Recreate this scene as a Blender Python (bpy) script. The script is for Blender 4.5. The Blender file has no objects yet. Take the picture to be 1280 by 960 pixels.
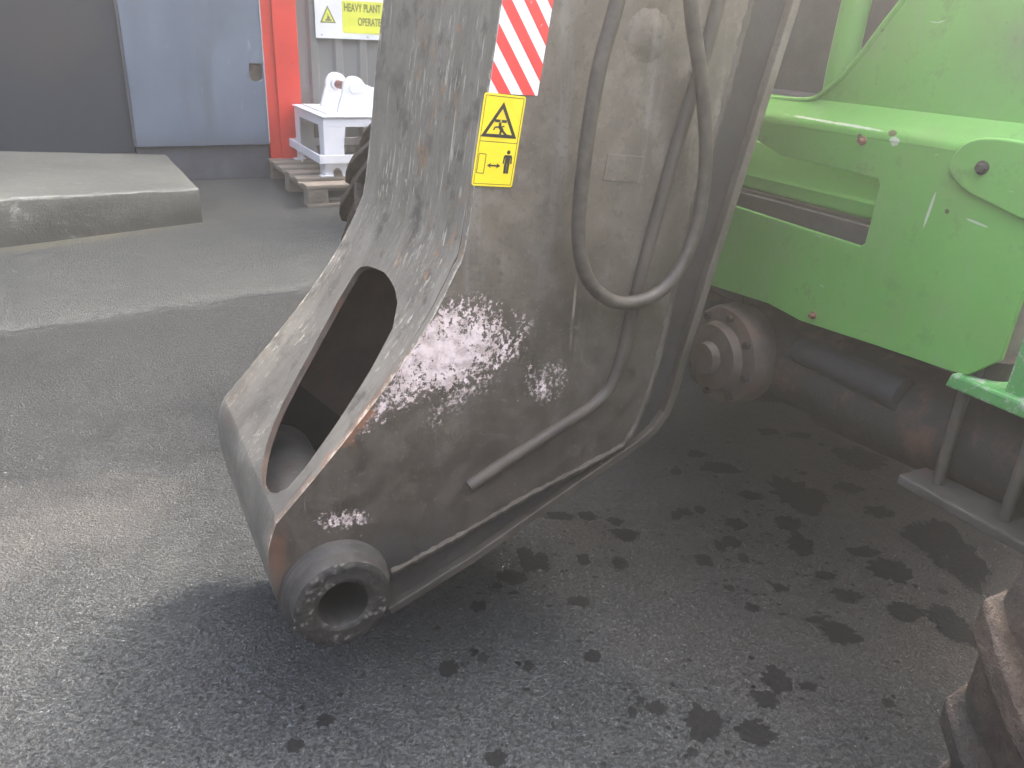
import bpy, bmesh, math, random
from mathutils import Vector, Matrix, noise
random.seed(7)
PI = math.pi
R = math.radians
scene = bpy.context.scene
C = scene.collection

# ------------------------------------------------------------------ camera
cam_d = bpy.data.cameras.new('camera')
cam_d.sensor_width = 36.0
cam_d.lens = 36.0 * 1000 / 1280
cam_d.clip_start = 0.02
cam_d.clip_end = 400
cam = bpy.data.objects.new('camera', cam_d)
C.objects.link(cam)
P_, R_ = R(23.708), R(-2.723)
f_ = Vector((0, math.cos(P_), -math.sin(P_)))
d_ = Vector((0, -math.sin(P_), -math.cos(P_)))
x_ = Vector((1, 0, 0))
cx = x_ * math.cos(R_) + d_ * math.sin(R_)
cd = -x_ * math.sin(R_) + d_ * math.cos(R_)
m = Matrix((cx, -cd, -f_)).transposed().to_4x4()
m.translation = Vector((0, 0, 1.1))
cam.matrix_world = m
scene.camera = cam

# ------------------------------------------------------------------ sky, sun, exposure
SUN_EL, SUN_AZ = R(44), R(30)
world = bpy.data.worlds.new('World')
scene.world = world
world.use_nodes = True
wn = world.node_tree
bg = wn.nodes['Background']
sky = wn.nodes.new('ShaderNodeTexSky')
sky.sky_type = 'NISHITA'
sky.sun_disc = False
sky.sun_elevation = SUN_EL
sky.sun_rotation = SUN_AZ
sky.air_density = 0.75
sky.dust_density = 7.0
sky.ozone_density = 0.0
wn.links.new(sky.outputs[0], bg.inputs[0])
bg.inputs[1].default_value = 0.15
sun_d = bpy.data.lights.new('sun', 'SUN')
sun_d.energy = 5.0
sun_d.angle = R(18)
sun_d.color = (1.0, 0.95, 0.87)
sun = bpy.data.objects.new('sun', sun_d)
C.objects.link(sun)
sv = Vector((math.sin(SUN_AZ) * math.cos(SUN_EL), math.cos(SUN_AZ) * math.cos(SUN_EL), math.sin(SUN_EL)))
sun.rotation_euler = (-sv).to_track_quat('-Z', 'Y').to_euler()
vs = scene.view_settings
vs.view_transform = 'Standard'
vs.look = 'None'
vs.exposure = 4.7
vs.gamma = 1
vs.use_curve_mapping = False
HAZE_DENSITY = 0.08
HAZE_ANISO = 0.8

# ------------------------------------------------------------------ object helpers
def link(o, parent=None):
    C.objects.link(o)
    if parent is not None:
        o.parent = parent
    return o

def thing(name, label, cat, loc=(0, 0, 0), rz=0.0, group=None):
    o = bpy.data.objects.new(name, None)
    o.empty_display_size = 0.1
    o.location = loc
    o.rotation_euler = (0, 0, rz)
    o['label'] = label
    o['category'] = cat
    if group:
        o['group'] = group
    return link(o)

class MB:
    """collects faces and links them as one mesh object"""
    def __init__(s):
        s.v = []; s.f = []; s.sm = []
    def add(s, vs_, fs, smooth=False):
        b = len(s.v)
        s.v += [tuple(p) for p in vs_]
        s.f += [tuple(b + i for i in f) for f in fs]
        s.sm += [smooth] * len(fs)
    def box(s, x0, x1, y0, y1, z0, z1, M=None):
        p = [Vector((x, y, z)) for z in (z0, z1) for y in (y0, y1) for x in (x0, x1)]
        if M is not None:
            p = [M @ q for q in p]
        s.add(p, [(0, 2, 3, 1), (4, 5, 7, 6), (0, 1, 5, 4), (2, 6, 7, 3), (0, 4, 6, 2), (1, 3, 7, 5)])
    def tube(s, path, r, n=12, caps=True, smooth=True):
        path = [Vector(p) for p in path]
        rs = r if isinstance(r, (list, tuple)) else [r] * len(path)
        up = None
        b = []
        for i, p in enumerate(path):
            t = (path[min(i + 1, len(path) - 1)] - path[max(i - 1, 0)]).normalized()
            if up is None:
                a = Vector((0, 0, 1)) if abs(t.z) < .9 else Vector((1, 0, 0))
                up = (a - t * a.dot(t)).normalized()
            else:
                up = (up - t * up.dot(t)).normalized()
            w = t.cross(up)
            for k in range(n):
                a = 2 * PI * k / n
                b.append(p + (up * math.cos(a) + w * math.sin(a)) * rs[i])
        f = []
        for i in range(len(path) - 1):
            for k in range(n):
                f.append((i * n + k, i * n + (k + 1) % n, (i + 1) * n + (k + 1) % n, (i + 1) * n + k))
        s.add(b, f, smooth)
        if caps:
            s.add(b[:n], [tuple(range(n - 1, -1, -1))])
            s.add(b[-n:], [tuple(range(n))])
    def lathe(s, prof, n=40, M=None, smooth=True, close=False, a0=0.0, a1=2 * PI):
        """prof = (radius, y) pairs spun about the local Y axis"""
        full = abs(a1 - a0 - 2 * PI) < 1e-6
        N = n if full else n + 1
        pts = []
        for k in range(N):
            a = a0 + (a1 - a0) * k / n
            for (r, y) in prof:
                q = Vector((r * math.cos(a), y, r * math.sin(a)))
                pts.append(M @ q if M is not None else q)
        L = len(prof)
        f = []
        segs = L if close else L - 1
        for k in range(n):
            k2 = (k + 1) % N
            for i in range(segs):
                j = (i + 1) % L
                f.append((k * L + i, k * L + j, k2 * L + j, k2 * L + i))
        s.add(pts, f, smooth)
    def prism(s, poly, d0, d1, fn):
        """poly (2D) swept from d0 to d1; fn(a, b, d) -> 3D point"""
        n = len(poly)
        p = [fn(a, b, d0) for a, b in poly] + [fn(a, b, d1) for a, b in poly]
        s.add(p, [tuple(range(n)), tuple(range(2 * n - 1, n - 1, -1))] +
              [(i, (i + 1) % n, n + (i + 1) % n, n + i) for i in range(n)])
    def build(s, name, mat, parent=None, bevel=0, seg=2, smooth_angle=None):
        me = bpy.data.meshes.new(name)
        me.from_pydata(s.v, [], s.f)
        bm = bmesh.new(); bm.from_mesh(me)
        bmesh.ops.remove_doubles(bm, verts=bm.verts, dist=1e-6)
        bmesh.ops.recalc_face_normals(bm, faces=bm.faces)
        sm_any = any(s.sm)
        bm.to_mesh(me); bm.free()
        if sm_any:
            for p in me.polygons:
                p.use_smooth = True
            try:
                me.set_sharp_from_angle(angle=R(smooth_angle or 38))
            except Exception:
                pass
        me.materials.append(mat)
        o = bpy.data.objects.new(name, me)
        link(o, parent)
        if bevel:
            b = o.modifiers.new('bevel', 'BEVEL')
            b.width = bevel; b.segments = seg; b.limit_method = 'ANGLE'; b.angle_limit = R(40)
        return o

def share(o, parent=None, M=None):
    c = o.copy(); link(c, parent if parent is not None else o.parent)
    if M is not None:
        c.matrix_local = M
    return c

def catmull(pts, k=6, closed=False):
    out = []
    n = len(pts)
    pv = [Vector(p) for p in pts]
    rng = range(n if closed else n - 1)
    for i in rng:
        g = (lambda j: pv[j % n]) if closed else (lambda j: pv[max(0, min(n - 1, j))])
        p0, p1, p2, p3 = g(i - 1), g(i), g(i + 1), g(i + 2)
        for q in range(k):
            t = q / k
            out.append(0.5 * ((2 * p1) + (p2 - p0) * t + (2 * p0 - 5 * p1 + 4 * p2 - p3) * t * t + (3 * p1 - p0 - 3 * p2 + p3) * t ** 3))
    if not closed:
        out.append(pv[-1])
    return out

def interp(tab, s):
    if s <= tab[0][0]:
        return tab[0][1]
    for (a, b), (c, d) in zip(tab, tab[1:]):
        if s <= c:
            return b + (d - b) * (s - a) / (c - a)
    return tab[-1][1]

# ------------------------------------------------------------------ material helpers
class NT:
    def __init__(s, name):
        s.m = bpy.data.materials.new(name)
        s.m.use_nodes = True
        s.t = s.m.node_tree
        s.b = s.t.nodes['Principled BSDF']
        s.co = s.t.nodes.new('ShaderNodeTexCoord').outputs['Object']
    def set(s, sock, v):
        if isinstance(v, bpy.types.NodeSocket):
            s.t.links.new(v, sock)
        elif v is not None:
            if sock.type == 'RGBA' and len(v) == 3:
                v = (*v, 1)
            sock.default_value = v
    def math(s, op, a, b=None, c=None, clamp=False):
        n = s.t.nodes.new('ShaderNodeMath'); n.operation = op; n.use_clamp = clamp
        s.set(n.inputs[0], a)
        if b is not None: s.set(n.inputs[1], b)
        if c is not None: s.set(n.inputs[2], c)
        return n.outputs[0]
    def map(s, scale=(1, 1, 1), loc=(0, 0, 0), rot=(0, 0, 0), vec=None):
        n = s.t.nodes.new('ShaderNodeMapping')
        s.set(n.inputs['Vector'], vec or s.co)
        n.inputs['Scale'].default_value = scale
        n.inputs['Location'].default_value = loc
        n.inputs['Rotation'].default_value = rot
        return n.outputs[0]
    def noise(s, scale, detail=4, rough=.55, vec=None, dist=0.0):
        n = s.t.nodes.new('ShaderNodeTexNoise')
        s.set(n.inputs['Vector'], vec or s.co)
        n.inputs['Scale'].default_value = scale
        n.inputs['Detail'].default_value = detail
        n.inputs['Roughness'].default_value = rough
        n.inputs['Distortion'].default_value = dist
        return n.outputs['Fac']
    def voro(s, scale, feat='F1', vec=None, out='Distance'):
        n = s.t.nodes.new('ShaderNodeTexVoronoi'); n.feature = feat
        s.set(n.inputs['Vector'], vec or s.co)
        n.inputs['Scale'].default_value = scale
        return n.outputs[out]
    def step(s, v, a, b, lo=0.0, hi=1.0):
        n = s.t.nodes.new('ShaderNodeMapRange'); n.interpolation_type = 'SMOOTHSTEP'
        s.set(n.inputs['Value'], v)
        n.inputs['From Min'].default_value = a; n.inputs['From Max'].default_value = b
        n.inputs['To Min'].default_value = lo; n.inputs['To Max'].default_value = hi
        return n.outputs[0]
    def mix(s, f, a, b):
        n = s.t.nodes.new('ShaderNodeMix'); n.data_type = 'RGBA'
        s.set(n.inputs[0], f); s.set(n.inputs[6], a); s.set(n.inputs[7], b)
        return n.outputs[2]
    def sep(s, vec=None):
        n = s.t.nodes.new('ShaderNodeSeparateXYZ'); s.set(n.inputs[0], vec or s.co)
        return n.outputs
    def blob(s, cx, cz, rx, rz, rot=0.0, ax=('X', 'Z')):
        """1 at the centre falling to 0 at the ellipse"""
        o = s.sep()
        a = s.math('SUBTRACT', o[ax[0]], cx); b = s.math('SUBTRACT', o[ax[1]], cz)
        c_, s_ = math.cos(rot), math.sin(rot)
        u = s.math('ADD', s.math('MULTIPLY', a, c_ / rx), s.math('MULTIPLY', b, s_ / rx))
        w = s.math('ADD', s.math('MULTIPLY', a, -s_ / rz), s.math('MULTIPLY', b, c_ / rz))
        d = s.math('SQRT', s.math('ADD', s.math('MULTIPLY', u, u), s.math('MULTIPLY', w, w)))
        return s.math('SUBTRACT', 1.0, d)
    def bump(s, h, strength=.5, dist=.01, prev=None):
        n = s.t.nodes.new('ShaderNodeBump')
        n.inputs['Strength'].default_value = strength; n.inputs['Distance'].default_value = dist
        s.set(n.inputs['Height'], h)
        if prev is not None: s.set(n.inputs['Normal'], prev)
        return n.outputs[0]
    def out(s, col, rough=.6, metal=0.0, normal=None, spec=None):
        s.set(s.b.inputs['Base Color'], col); s.set(s.b.inputs['Roughness'], rough); s.set(s.b.inputs['Metallic'], metal)
        if normal is not None: s.set(s.b.inputs['Normal'], normal)
        if spec is not None: s.set(s.b.inputs['Specular IOR Level'], spec)
        return s.m

def simple(name, col, rough=.6, metal=0.0, var=.25, scale=30, bump=.1, bd=.002):
    n = NT(name)
    f = n.noise(scale, 6, .6)
    lo = tuple(c * (1 - var) for c in col); hi = tuple(min(1, c * (1 + var)) for c in col)
    return n.out(n.mix(n.step(f, .3, .7), lo, hi), rough, metal, n.bump(f, bump, bd))

# ---- asphalt
def m_asphalt():
    n = NT('asphalt')
    big = n.noise(.9, 5, .6)
    mid = n.noise(7, 6, .65, dist=.4)
    fine = n.noise(160, 3, .6)
    ag = n.voro(190)
    agc = n.voro(190, out='Color')
    ago = n.sep(agc)[0]
    pit = n.noise(40, 5, .75)
    base = n.mix(n.step(big, .35, .68), (0.0484, 0.0520, 0.0540), (0.0659, 0.0706, 0.0720))
    base = n.mix(n.step(mid, .3, .75), base, (0.0726, 0.0763, 0.0761))
    base = n.mix(n.math('MULTIPLY', n.step(ago, .6, .98), .38), base, (0.1007, 0.1068, 0.1074))
    base = n.mix(n.math('MULTIPLY', n.step(ago, .40, .05), .6), base, (0.0302, 0.0312, 0.0311))
    base = n.mix(n.math('MULTIPLY', n.step(ago, .994, .998), .5), base, (0.2015, 0.2136, 0.2076))
    base = n.mix(n.math('MULTIPLY', n.step(pit, .56, .70), .5), base, (0.0236, 0.0243, 0.0249))
    p2 = n.noise(135, 4, .65)
    base = n.mix(n.math('MULTIPLY', n.step(p2, .55, .66), .62), base, (0.0199, 0.0199, 0.0206))
    base = n.mix(n.math('MULTIPLY', n.step(n.noise(90, 4, .65), .60, .70), .3), base, (0.1207, 0.1221, 0.1250))
    # brown oily film by the machine
    o = n.sep()
    film = n.blob(.75, 1.75, .95, 1.15, .5, ('X', 'Y'))
    film = n.step(n.math('ADD', film, n.math('MULTIPLY', n.math('SUBTRACT', n.noise(3.5, 5, .6), .5), 1.0)), .05, .75)
    base = n.mix(n.math('MULTIPLY', film, .4), base, (.075, .062, .050))
    # older, dustier surface towards the building (along the seam), lightened further for a sunlit look
    sd = n.math('ADD', n.math('MULTIPLY', o['X'], -.5955), n.math('MULTIPLY', o['Y'], .8033))
    wob = n.math('MULTIPLY', n.math('SUBTRACT', n.noise(5, 7, .72), .5), .26)
    sdw = n.math('ADD', sd, wob)
    old = n.step(sdw, 3.33, 3.42)
    base = n.mix(n.math('MULTIPLY', old, .72), base, n.mix(n.step(mid, .3, .7), (0.1004, 0.1091, 0.1062), (0.1266, 0.1351, 0.1278)))
    edge = n.math('MULTIPLY', n.step(sdw, 3.25, 3.36), n.step(sdw, 3.52, 3.40))
    base = n.mix(n.math('MULTIPLY', edge, n.step(n.noise(22, 5, .7), .38, .66)), base, (0.1410, 0.1495, 0.1453))
    crack = n.math('MULTIPLY', n.step(n.math('ABSOLUTE', n.math('SUBTRACT', n.math('ADD', sd, n.math('MULTIPLY', wob, .5)), 3.33)), .022, .002), n.step(mid, .45, .6))
    base = n.mix(n.math('MULTIPLY', crack, .7), base, (0.0236, 0.0250, 0.0256))
    # pale lens flare spot at left put into the ground colour
    d1 = n.step(n.math('ADD', n.blob(-1.05, 1.55, .55, .42, .4, ('X', 'Y')), n.math('MULTIPLY', n.math('SUBTRACT', n.noise(6, 6, .65), .5), 1.6)), .2, 1.0)
    base = n.mix(n.math('MULTIPLY', d1, .45), base, (0.1277, 0.1247, 0.1142))
    # moss and grit gathered below the concrete step
    ms = n.step(n.math('ADD', n.blob(-2.28, 4.15, 1.1, .13, R(46.5), ('X', 'Y')), n.math('MULTIPLY', n.math('SUBTRACT', n.noise(28, 5, .7), .5), 1.5)), .15, .8)
    base = n.mix(n.math('MULTIPLY', ms, .7), base, (0.1680, 0.1637, 0.1176))
    h = n.math('ADD', n.math('MULTIPLY', ag, -.9), n.math('MULTIPLY', n.step(pit, .5, .75), -.9))
    h = n.math('ADD', h, n.math('MULTIPLY', fine, .5))
    h = n.math('ADD', h, n.math('MULTIPLY', n.step(p2, .50, .66), -.8))
    nb = n.bump(h, .9, .008)
    nb = n.bump(mid, .25, .02, nb)
    rough = n.math('SUBTRACT', .86, n.math('MULTIPLY', film, .12))
    return n.out(base, rough, 0, nb, .15)
M_ASPHALT = m_asphalt()

# ---- concrete
def m_concrete():
    n = NT('concrete')
    a = n.noise(2.2, 6, .65); b = n.noise(24, 6, .7); c = n.noise(150, 3, .6)
    col = n.mix(n.step(a, .3, .7), (.10, .105, .092), (.15, .156, .136))
    col = n.mix(n.math('MULTIPLY', n.step(b, .5, .75), .5), col, (.36, .36, .34))
    col = n.mix(n.math('MULTIPLY', n.step(n.noise(8, 5, .7), .56, .7), .6), col, (.14, .14, .13))
    # upright face darker in patches and towards the base, pale chipped top arris
    o = n.sep()
    fy = n.math('SUBTRACT', o['Y'], n.math('MULTIPLY', o['X'], .287))
    zz_ = n.math('DIVIDE', o['Z'], n.math('MULTIPLY', n.math('SUBTRACT', 1.0, n.math('MULTIPLY', n.math('MAXIMUM', o['X'], -1.9), .26)), .95))
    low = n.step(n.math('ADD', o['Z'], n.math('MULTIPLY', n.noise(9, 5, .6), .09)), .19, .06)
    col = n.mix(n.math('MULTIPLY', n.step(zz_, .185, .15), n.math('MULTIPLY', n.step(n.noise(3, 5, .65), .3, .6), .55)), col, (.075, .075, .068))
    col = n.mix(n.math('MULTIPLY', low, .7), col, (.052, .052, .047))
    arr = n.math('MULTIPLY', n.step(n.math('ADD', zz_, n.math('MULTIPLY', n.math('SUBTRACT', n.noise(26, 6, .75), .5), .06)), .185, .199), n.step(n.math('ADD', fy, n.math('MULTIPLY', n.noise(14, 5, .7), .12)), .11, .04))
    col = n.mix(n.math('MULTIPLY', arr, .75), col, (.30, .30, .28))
    wp = n.math('MULTIPLY', n.step(n.noise(7, 5, .75), .57, .68), n.step(zz_, .19, .17))
    col = n.mix(n.math('MULTIPLY', wp, .6), col, (.30, .30, .28))
    nb = n.bump(n.math('ADD', b, n.math('MULTIPLY', c, .5)), .5, .012)
    return n.out(col, .9, 0, nb, .3)
M_CONC = m_concrete()

# ---- worn dark paint on the boom side
def m_boom():
    n = NT('worn_dark_paint')
    a = n.noise(3.2, 6, .6); b = n.noise(26, 7, .65); c = n.noise(210, 3, .6)
    col = n.mix(n.step(a, .3, .72), (.092, .077, .057), (.155, .132, .100))
    col = n.mix(n.math('MULTIPLY', n.step(b, .46, .66), .55), col, (.20, .175, .14))
    col = n.mix(n.math('MULTIPLY', n.step(n.noise(11, 6, .7), .57, .7), .4), col, (.075, .07, .064))
    st = n.noise(30, 5, .6, n.map((1, 1, .10)))
    col = n.mix(n.math('MULTIPLY', n.step(st, .50, .66), .45), col, (.22, .205, .185))
    o = n.sep()
    gz = n.math('SUBTRACT', o['Z'], n.math('MULTIPLY', o['X'], .25))
    gz = n.math('ADD', gz, n.math('MULTIPLY', n.math('SUBTRACT', n.noise(5, 6, .65), .5), .7))
    col = n.mix(n.step(gz, 1.05, .30, 0, .88), col, n.mix(n.step(b, .3, .7), (.024, .019, .014), (.046, .037, .028)))  # boom paler towards the top: glare glow put into the colour
    fd = n.noise(85, 5, .7)
    col = n.mix(n.math('MULTIPLY', n.step(fd, .52, .66), .45), col, (.045, .039, .031))
    col = n.mix(n.math('MULTIPLY', n.step(n.noise(130, 4, .7), .60, .68), .4), col, (.19, .165, .13))
    for sc_, rt in ((40, 62), (55, 20), (34, -70)):
        sv = n.noise(sc_, 2, .5, n.map((1, 1, .05), (sc_, 0, 0), (0, R(rt), 0)), .2)
        col = n.mix(n.math('MULTIPLY', n.math('MULTIPLY', n.step(sv, .70, .735), n.step(n.noise(4, 4, .6, n.map((1, 1, 1), (rt, 0, 0))), .52, .62)), .6), col, (.34, .30, .25))
    # greasy dark zone round the pin
    g = n.step(n.math('ADD', n.blob(.05, .25, .26, .15, .3), n.math('MULTIPLY', n.math('SUBTRACT', b, .5), .9)), .05, .7)
    col = n.mix(n.math('MULTIPLY', g, .75), col, (.022, .022, .022))
    # chipped pale patches
    fl = n.noise(30, 10, .80, n.map((1.5, 1, 1.0), rot=(0, R(38), 0)), .3); fl2 = n.noise(120, 6, .75)
    def patch(cx, cz, rx, rz, rot, k=1.0):
        v = n.math('ADD', n.math('MULTIPLY', n.blob(cx, cz, rx, rz, rot), .62), n.math('MULTIPLY', n.math('SUBTRACT', fl, .5), 2.3))
        v = n.math('ADD', v, n.math('MULTIPLY', n.math('SUBTRACT', fl2, .5), 2.4))
        inside = n.step(n.blob(cx, cz, rx * 1.35, rz * 1.35, rot), 0, .25)
        return n.math('MULTIPLY', n.step(v, .18 / k, .52 / k), inside)
    p = patch(.185, .652, .125, .075, R(8), 2.3)
    p = n.math('MAXIMUM', p, patch(.10, .585, .085, .022, R(42), 1.0))
    p = n.math('MAXIMUM', p, patch(.362, .572, .05, .055, R(-40), .75))
    p = n.math('MAXIMUM', p, patch(.022, .394, .05, .022, R(-15), .9))
    p = n.math('MAXIMUM', p, patch(.155, .74, .04, .055, R(20), .75))
    p = n.math('MAXIMUM', p, patch(.22, .575, .12, .04, R(25), .55))
    sp = n.math('MULTIPLY', n.step(n.noise(60, 2, .5), .765, .80), n.step(n.noise(5, 3, .5), .48, .62))
    sp2 = n.math('MULTIPLY', n.step(n.noise(45, 3, .6, n.map((1, 1, .35), (3, 7, 1), (0, .5, 0))), .74, .77), .8)
    p = n.math('MAXIMUM', p, n.math('MAXIMUM', sp, sp2))
    pale = n.mix(n.step(n.noise(55, 4, .6), .35, .65), (.42, .34, .32), (.68, .58, .56))
    col = n.mix(n.math('MULTIPLY', p, .95), col, pale)
    # orange rust creeping in from the front edge
    r_ = n.math('ADD', n.blob(.045, .545, .11, .028, R(47)), n.math('MULTIPLY', n.math('SUBTRACT', n.noise(40, 6, .7), .5), 2.2))
    col = n.mix(n.math('MULTIPLY', n.step(r_, .5, .9), .8), col, (.20, .085, .04))
    r2 = n.math('ADD', n.blob(-.085, .36, .035, .10, 0), n.math('MULTIPLY', n.math('SUBTRACT', n.noise(40, 6, .7), .5), 1.6))
    col = n.mix(n.math('MULTIPLY', n.step(r2, .35, .85), .7), col, (.10, .048, .03))
    h = n.math('ADD', n.math('MULTIPLY', b, .6), n.math('MULTIPLY', c, .25))
    h = n.math('ADD', h, n.math('MULTIPLY', p, -.25))
    nb = n.bump(h, .35, .003)
    rough = n.math('ADD', .48, n.math('MULTIPLY', n.step(b, .3, .7), .2))
    n.b.inputs['Coat Weight'].default_value = .12; n.b.inputs['Coat Roughness'].default_value = .42
    return n.out(col, rough, 0.0, nb, .6)
M_BOOM = m_boom()

def m_dark_metal2():
    n = NT('worn_edge')
    a = n.noise(30, 6, .7); b = n.noise(13, 4, .6)
    col = n.mix(n.step(a, .35, .7), (.062, .053, .043), (.105, .092, .076))
    col = n.mix(n.math('MULTIPLY', n.step(b, .58, .68), .5), col, (.17, .11, .08))
    col = n.mix(n.math('MULTIPLY', n.step(n.noise(26, 6, .7), .70, .74), .3), col, (.22, .20, .18))
    return n.out(col, .7, 0, n.bump(a, .4, .002), .3)
def m_front():
    n = NT('scraped_dark_paint')
    strk = n.map((1.0, 3.0, .75), rot=(0, R(-35), 0))
    a = n.noise(6, 8, .72, strk, .6); b = n.noise(48, 7, .7, strk, .6); c = n.noise(180, 4, .6)
    col = n.mix(n.step(a, .3, .7), (.118, .107, .084), (.20, .184, .150))
    col = n.mix(n.math('MULTIPLY', n.step(b, .48, .68), .35), col, (.23, .212, .172))
    col = n.mix(n.math('MULTIPLY', n.step(n.noise(14, 6, .7), .52, .64), .6), col, (.046, .042, .036))
    lo = n.noise(46, 8, .72, n.map((1, 2.6, .40), rot=(0, R(-30), 0)), .9)
    clus = n.noise(4.5, 4, .6)
    fl = n.math('MULTIPLY', n.step(lo, .575, .615), n.step(clus, .50, .60))
    col = n.mix(n.math('MULTIPLY', fl, .9), col, (.50, .45, .36))
    ru = n.math('MULTIPLY', n.step(n.noise(24, 6, .7), .56, .64), n.step(n.noise(3.1, 3, .5), .50, .62))
    col = n.mix(n.math('MULTIPLY', ru, .85), col, (.28, .15, .07))
    for sc_, rt in ((70, -28), (95, -44), (60, -12)):
        sv = n.noise(sc_, 2, .5, n.map((1, 1.4, .06), (sc_, 0, 0), (0, R(rt), 0)), .2)
        col = n.mix(n.math('MULTIPLY', n.math('MULTIPLY', n.step(sv, .66, .70), n.step(n.noise(5, 4, .6, n.map((1, 1, 1), (rt, 0, 0))), .46, .58)), .7), col, (.42, .39, .32))
    o = n.sep()
    en = n.math('MULTIPLY', n.math('SUBTRACT', n.noise(38, 6, .7), .5), .06)
    ed = n.math('MINIMUM', n.math('SUBTRACT', o['Y'], .05), n.math('SUBTRACT', .53, o['Y']))
    near = n.step(n.math('ADD', n.math('SUBTRACT', o['Y'], .05), en), .016, .000)
    low = n.step(o['Z'], .72, .55)
    col = n.mix(n.math('MULTIPLY', n.math('MULTIPLY', near, low), .8), col, (.22, .095, .045))
    e2 = n.step(n.math('ADD', ed, en), .006, -.004)
    col = n.mix(n.math('MULTIPLY', e2, .85), col, (.50, .46, .37))
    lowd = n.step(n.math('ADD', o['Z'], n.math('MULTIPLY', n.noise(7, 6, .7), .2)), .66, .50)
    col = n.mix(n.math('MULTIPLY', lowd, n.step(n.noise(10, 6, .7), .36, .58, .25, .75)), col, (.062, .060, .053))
    low2 = n.step(n.math('ADD', o['Z'], n.math('MULTIPLY', n.noise(16, 6, .7), .18)), .46, .36)
    scr = n.math('MULTIPLY', low2, n.step(n.noise(34, 7, .75, strk), .50, .60))
    col = n.mix(n.math('MULTIPLY', scr, .5), col, (.36, .355, .32))
    col = n.mix(n.math('MULTIPLY', n.math('MULTIPLY', low2, n.step(n.noise(19, 6, .7), .55, .66)), .8), col, (.20, .095, .05))
    h = n.math('ADD', n.math('MULTIPLY', b, .8), n.math('ADD', n.math('MULTIPLY', c, .2), n.math('MULTIPLY', fl, .3)))
    return n.out(col, .55, 0.0, n.bump(h, .5, .004), .5)
M_FRONT = m_front()
M_EDGE = m_dark_metal2()

def m_dark_metal(name, col, gr=1.0, rust=0.0):
    n = NT(name)
    a = n.noise(9, 6, .65); b = n.noise(70, 6, .7)
    c0 = n.mix(n.step(a, .3, .7), tuple(c * .65 for c in col), tuple(c * 1.3 for c in col))
    if rust:
        c0 = n.mix(n.math('MULTIPLY', n.step(n.noise(14, 6, .7), .5, .66), rust), c0, (.15, .072, .045))
    c0 = n.mix(n.math('MULTIPLY', n.step(b, .66, .74), .5), c0, tuple(min(1, c * 2.6) for c in col))
    return n.out(c0, .62, 0.0, n.bump(b, .5 * gr, .004), .5)
M_INNER = m_dark_metal('rusty_inner_steel', (.105, .082, .066), 1, .7)
M_GREASE = m_dark_metal('greasy_black_steel', (.028, .026, .023), 2.0, .6)
M_BAND = m_dark_metal('dark_band_steel', (.026, .024, .022), 1, .1)  # dark tone for the recessed band beyond the doubler plate
M_PLATE = m_dark_metal('dull_grey_steel', (.085, .076, .066), 1, .4)
M_BOSS = m_dark_metal('boss_steel', (.042, .039, .036), .6)
M_ROD = m_dark_metal('painted_conduit', (.052, .044, .034), .5, .1)
M_TUBE = m_dark_metal('scuffed_tube_steel', (.15, .145, .135), 1, .2)
M_BORE = m_dark_metal('shaded_bore_steel', (.007, .007, .007), 1, 0)  # shade deep in the bore put into the steel colour
M_VOID = m_dark_metal('dark_undercoat', (.06, .055, .05), 1, .2)

def m_bossface():
    n = NT('gritty_grease')
    v = n.voro(95); b = n.noise(60, 6, .7)
    col = n.mix(n.step(b, .35, .7), (.010, .0095, .009), (.026, .024, .021))
    gr = n.math('MULTIPLY', n.step(v, .5, .25), n.step(n.noise(24, 4, .6), .50, .60))
    col = n.mix(n.math('MULTIPLY', gr, .7), col, (.17, .16, .14))
    h = n.math('ADD', n.math('MULTIPLY', v, -1.0), b)
    return n.out(col, .6, 0, n.bump(h, .6, .0022), .5)
M_BOSSFACE = m_bossface()

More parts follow.
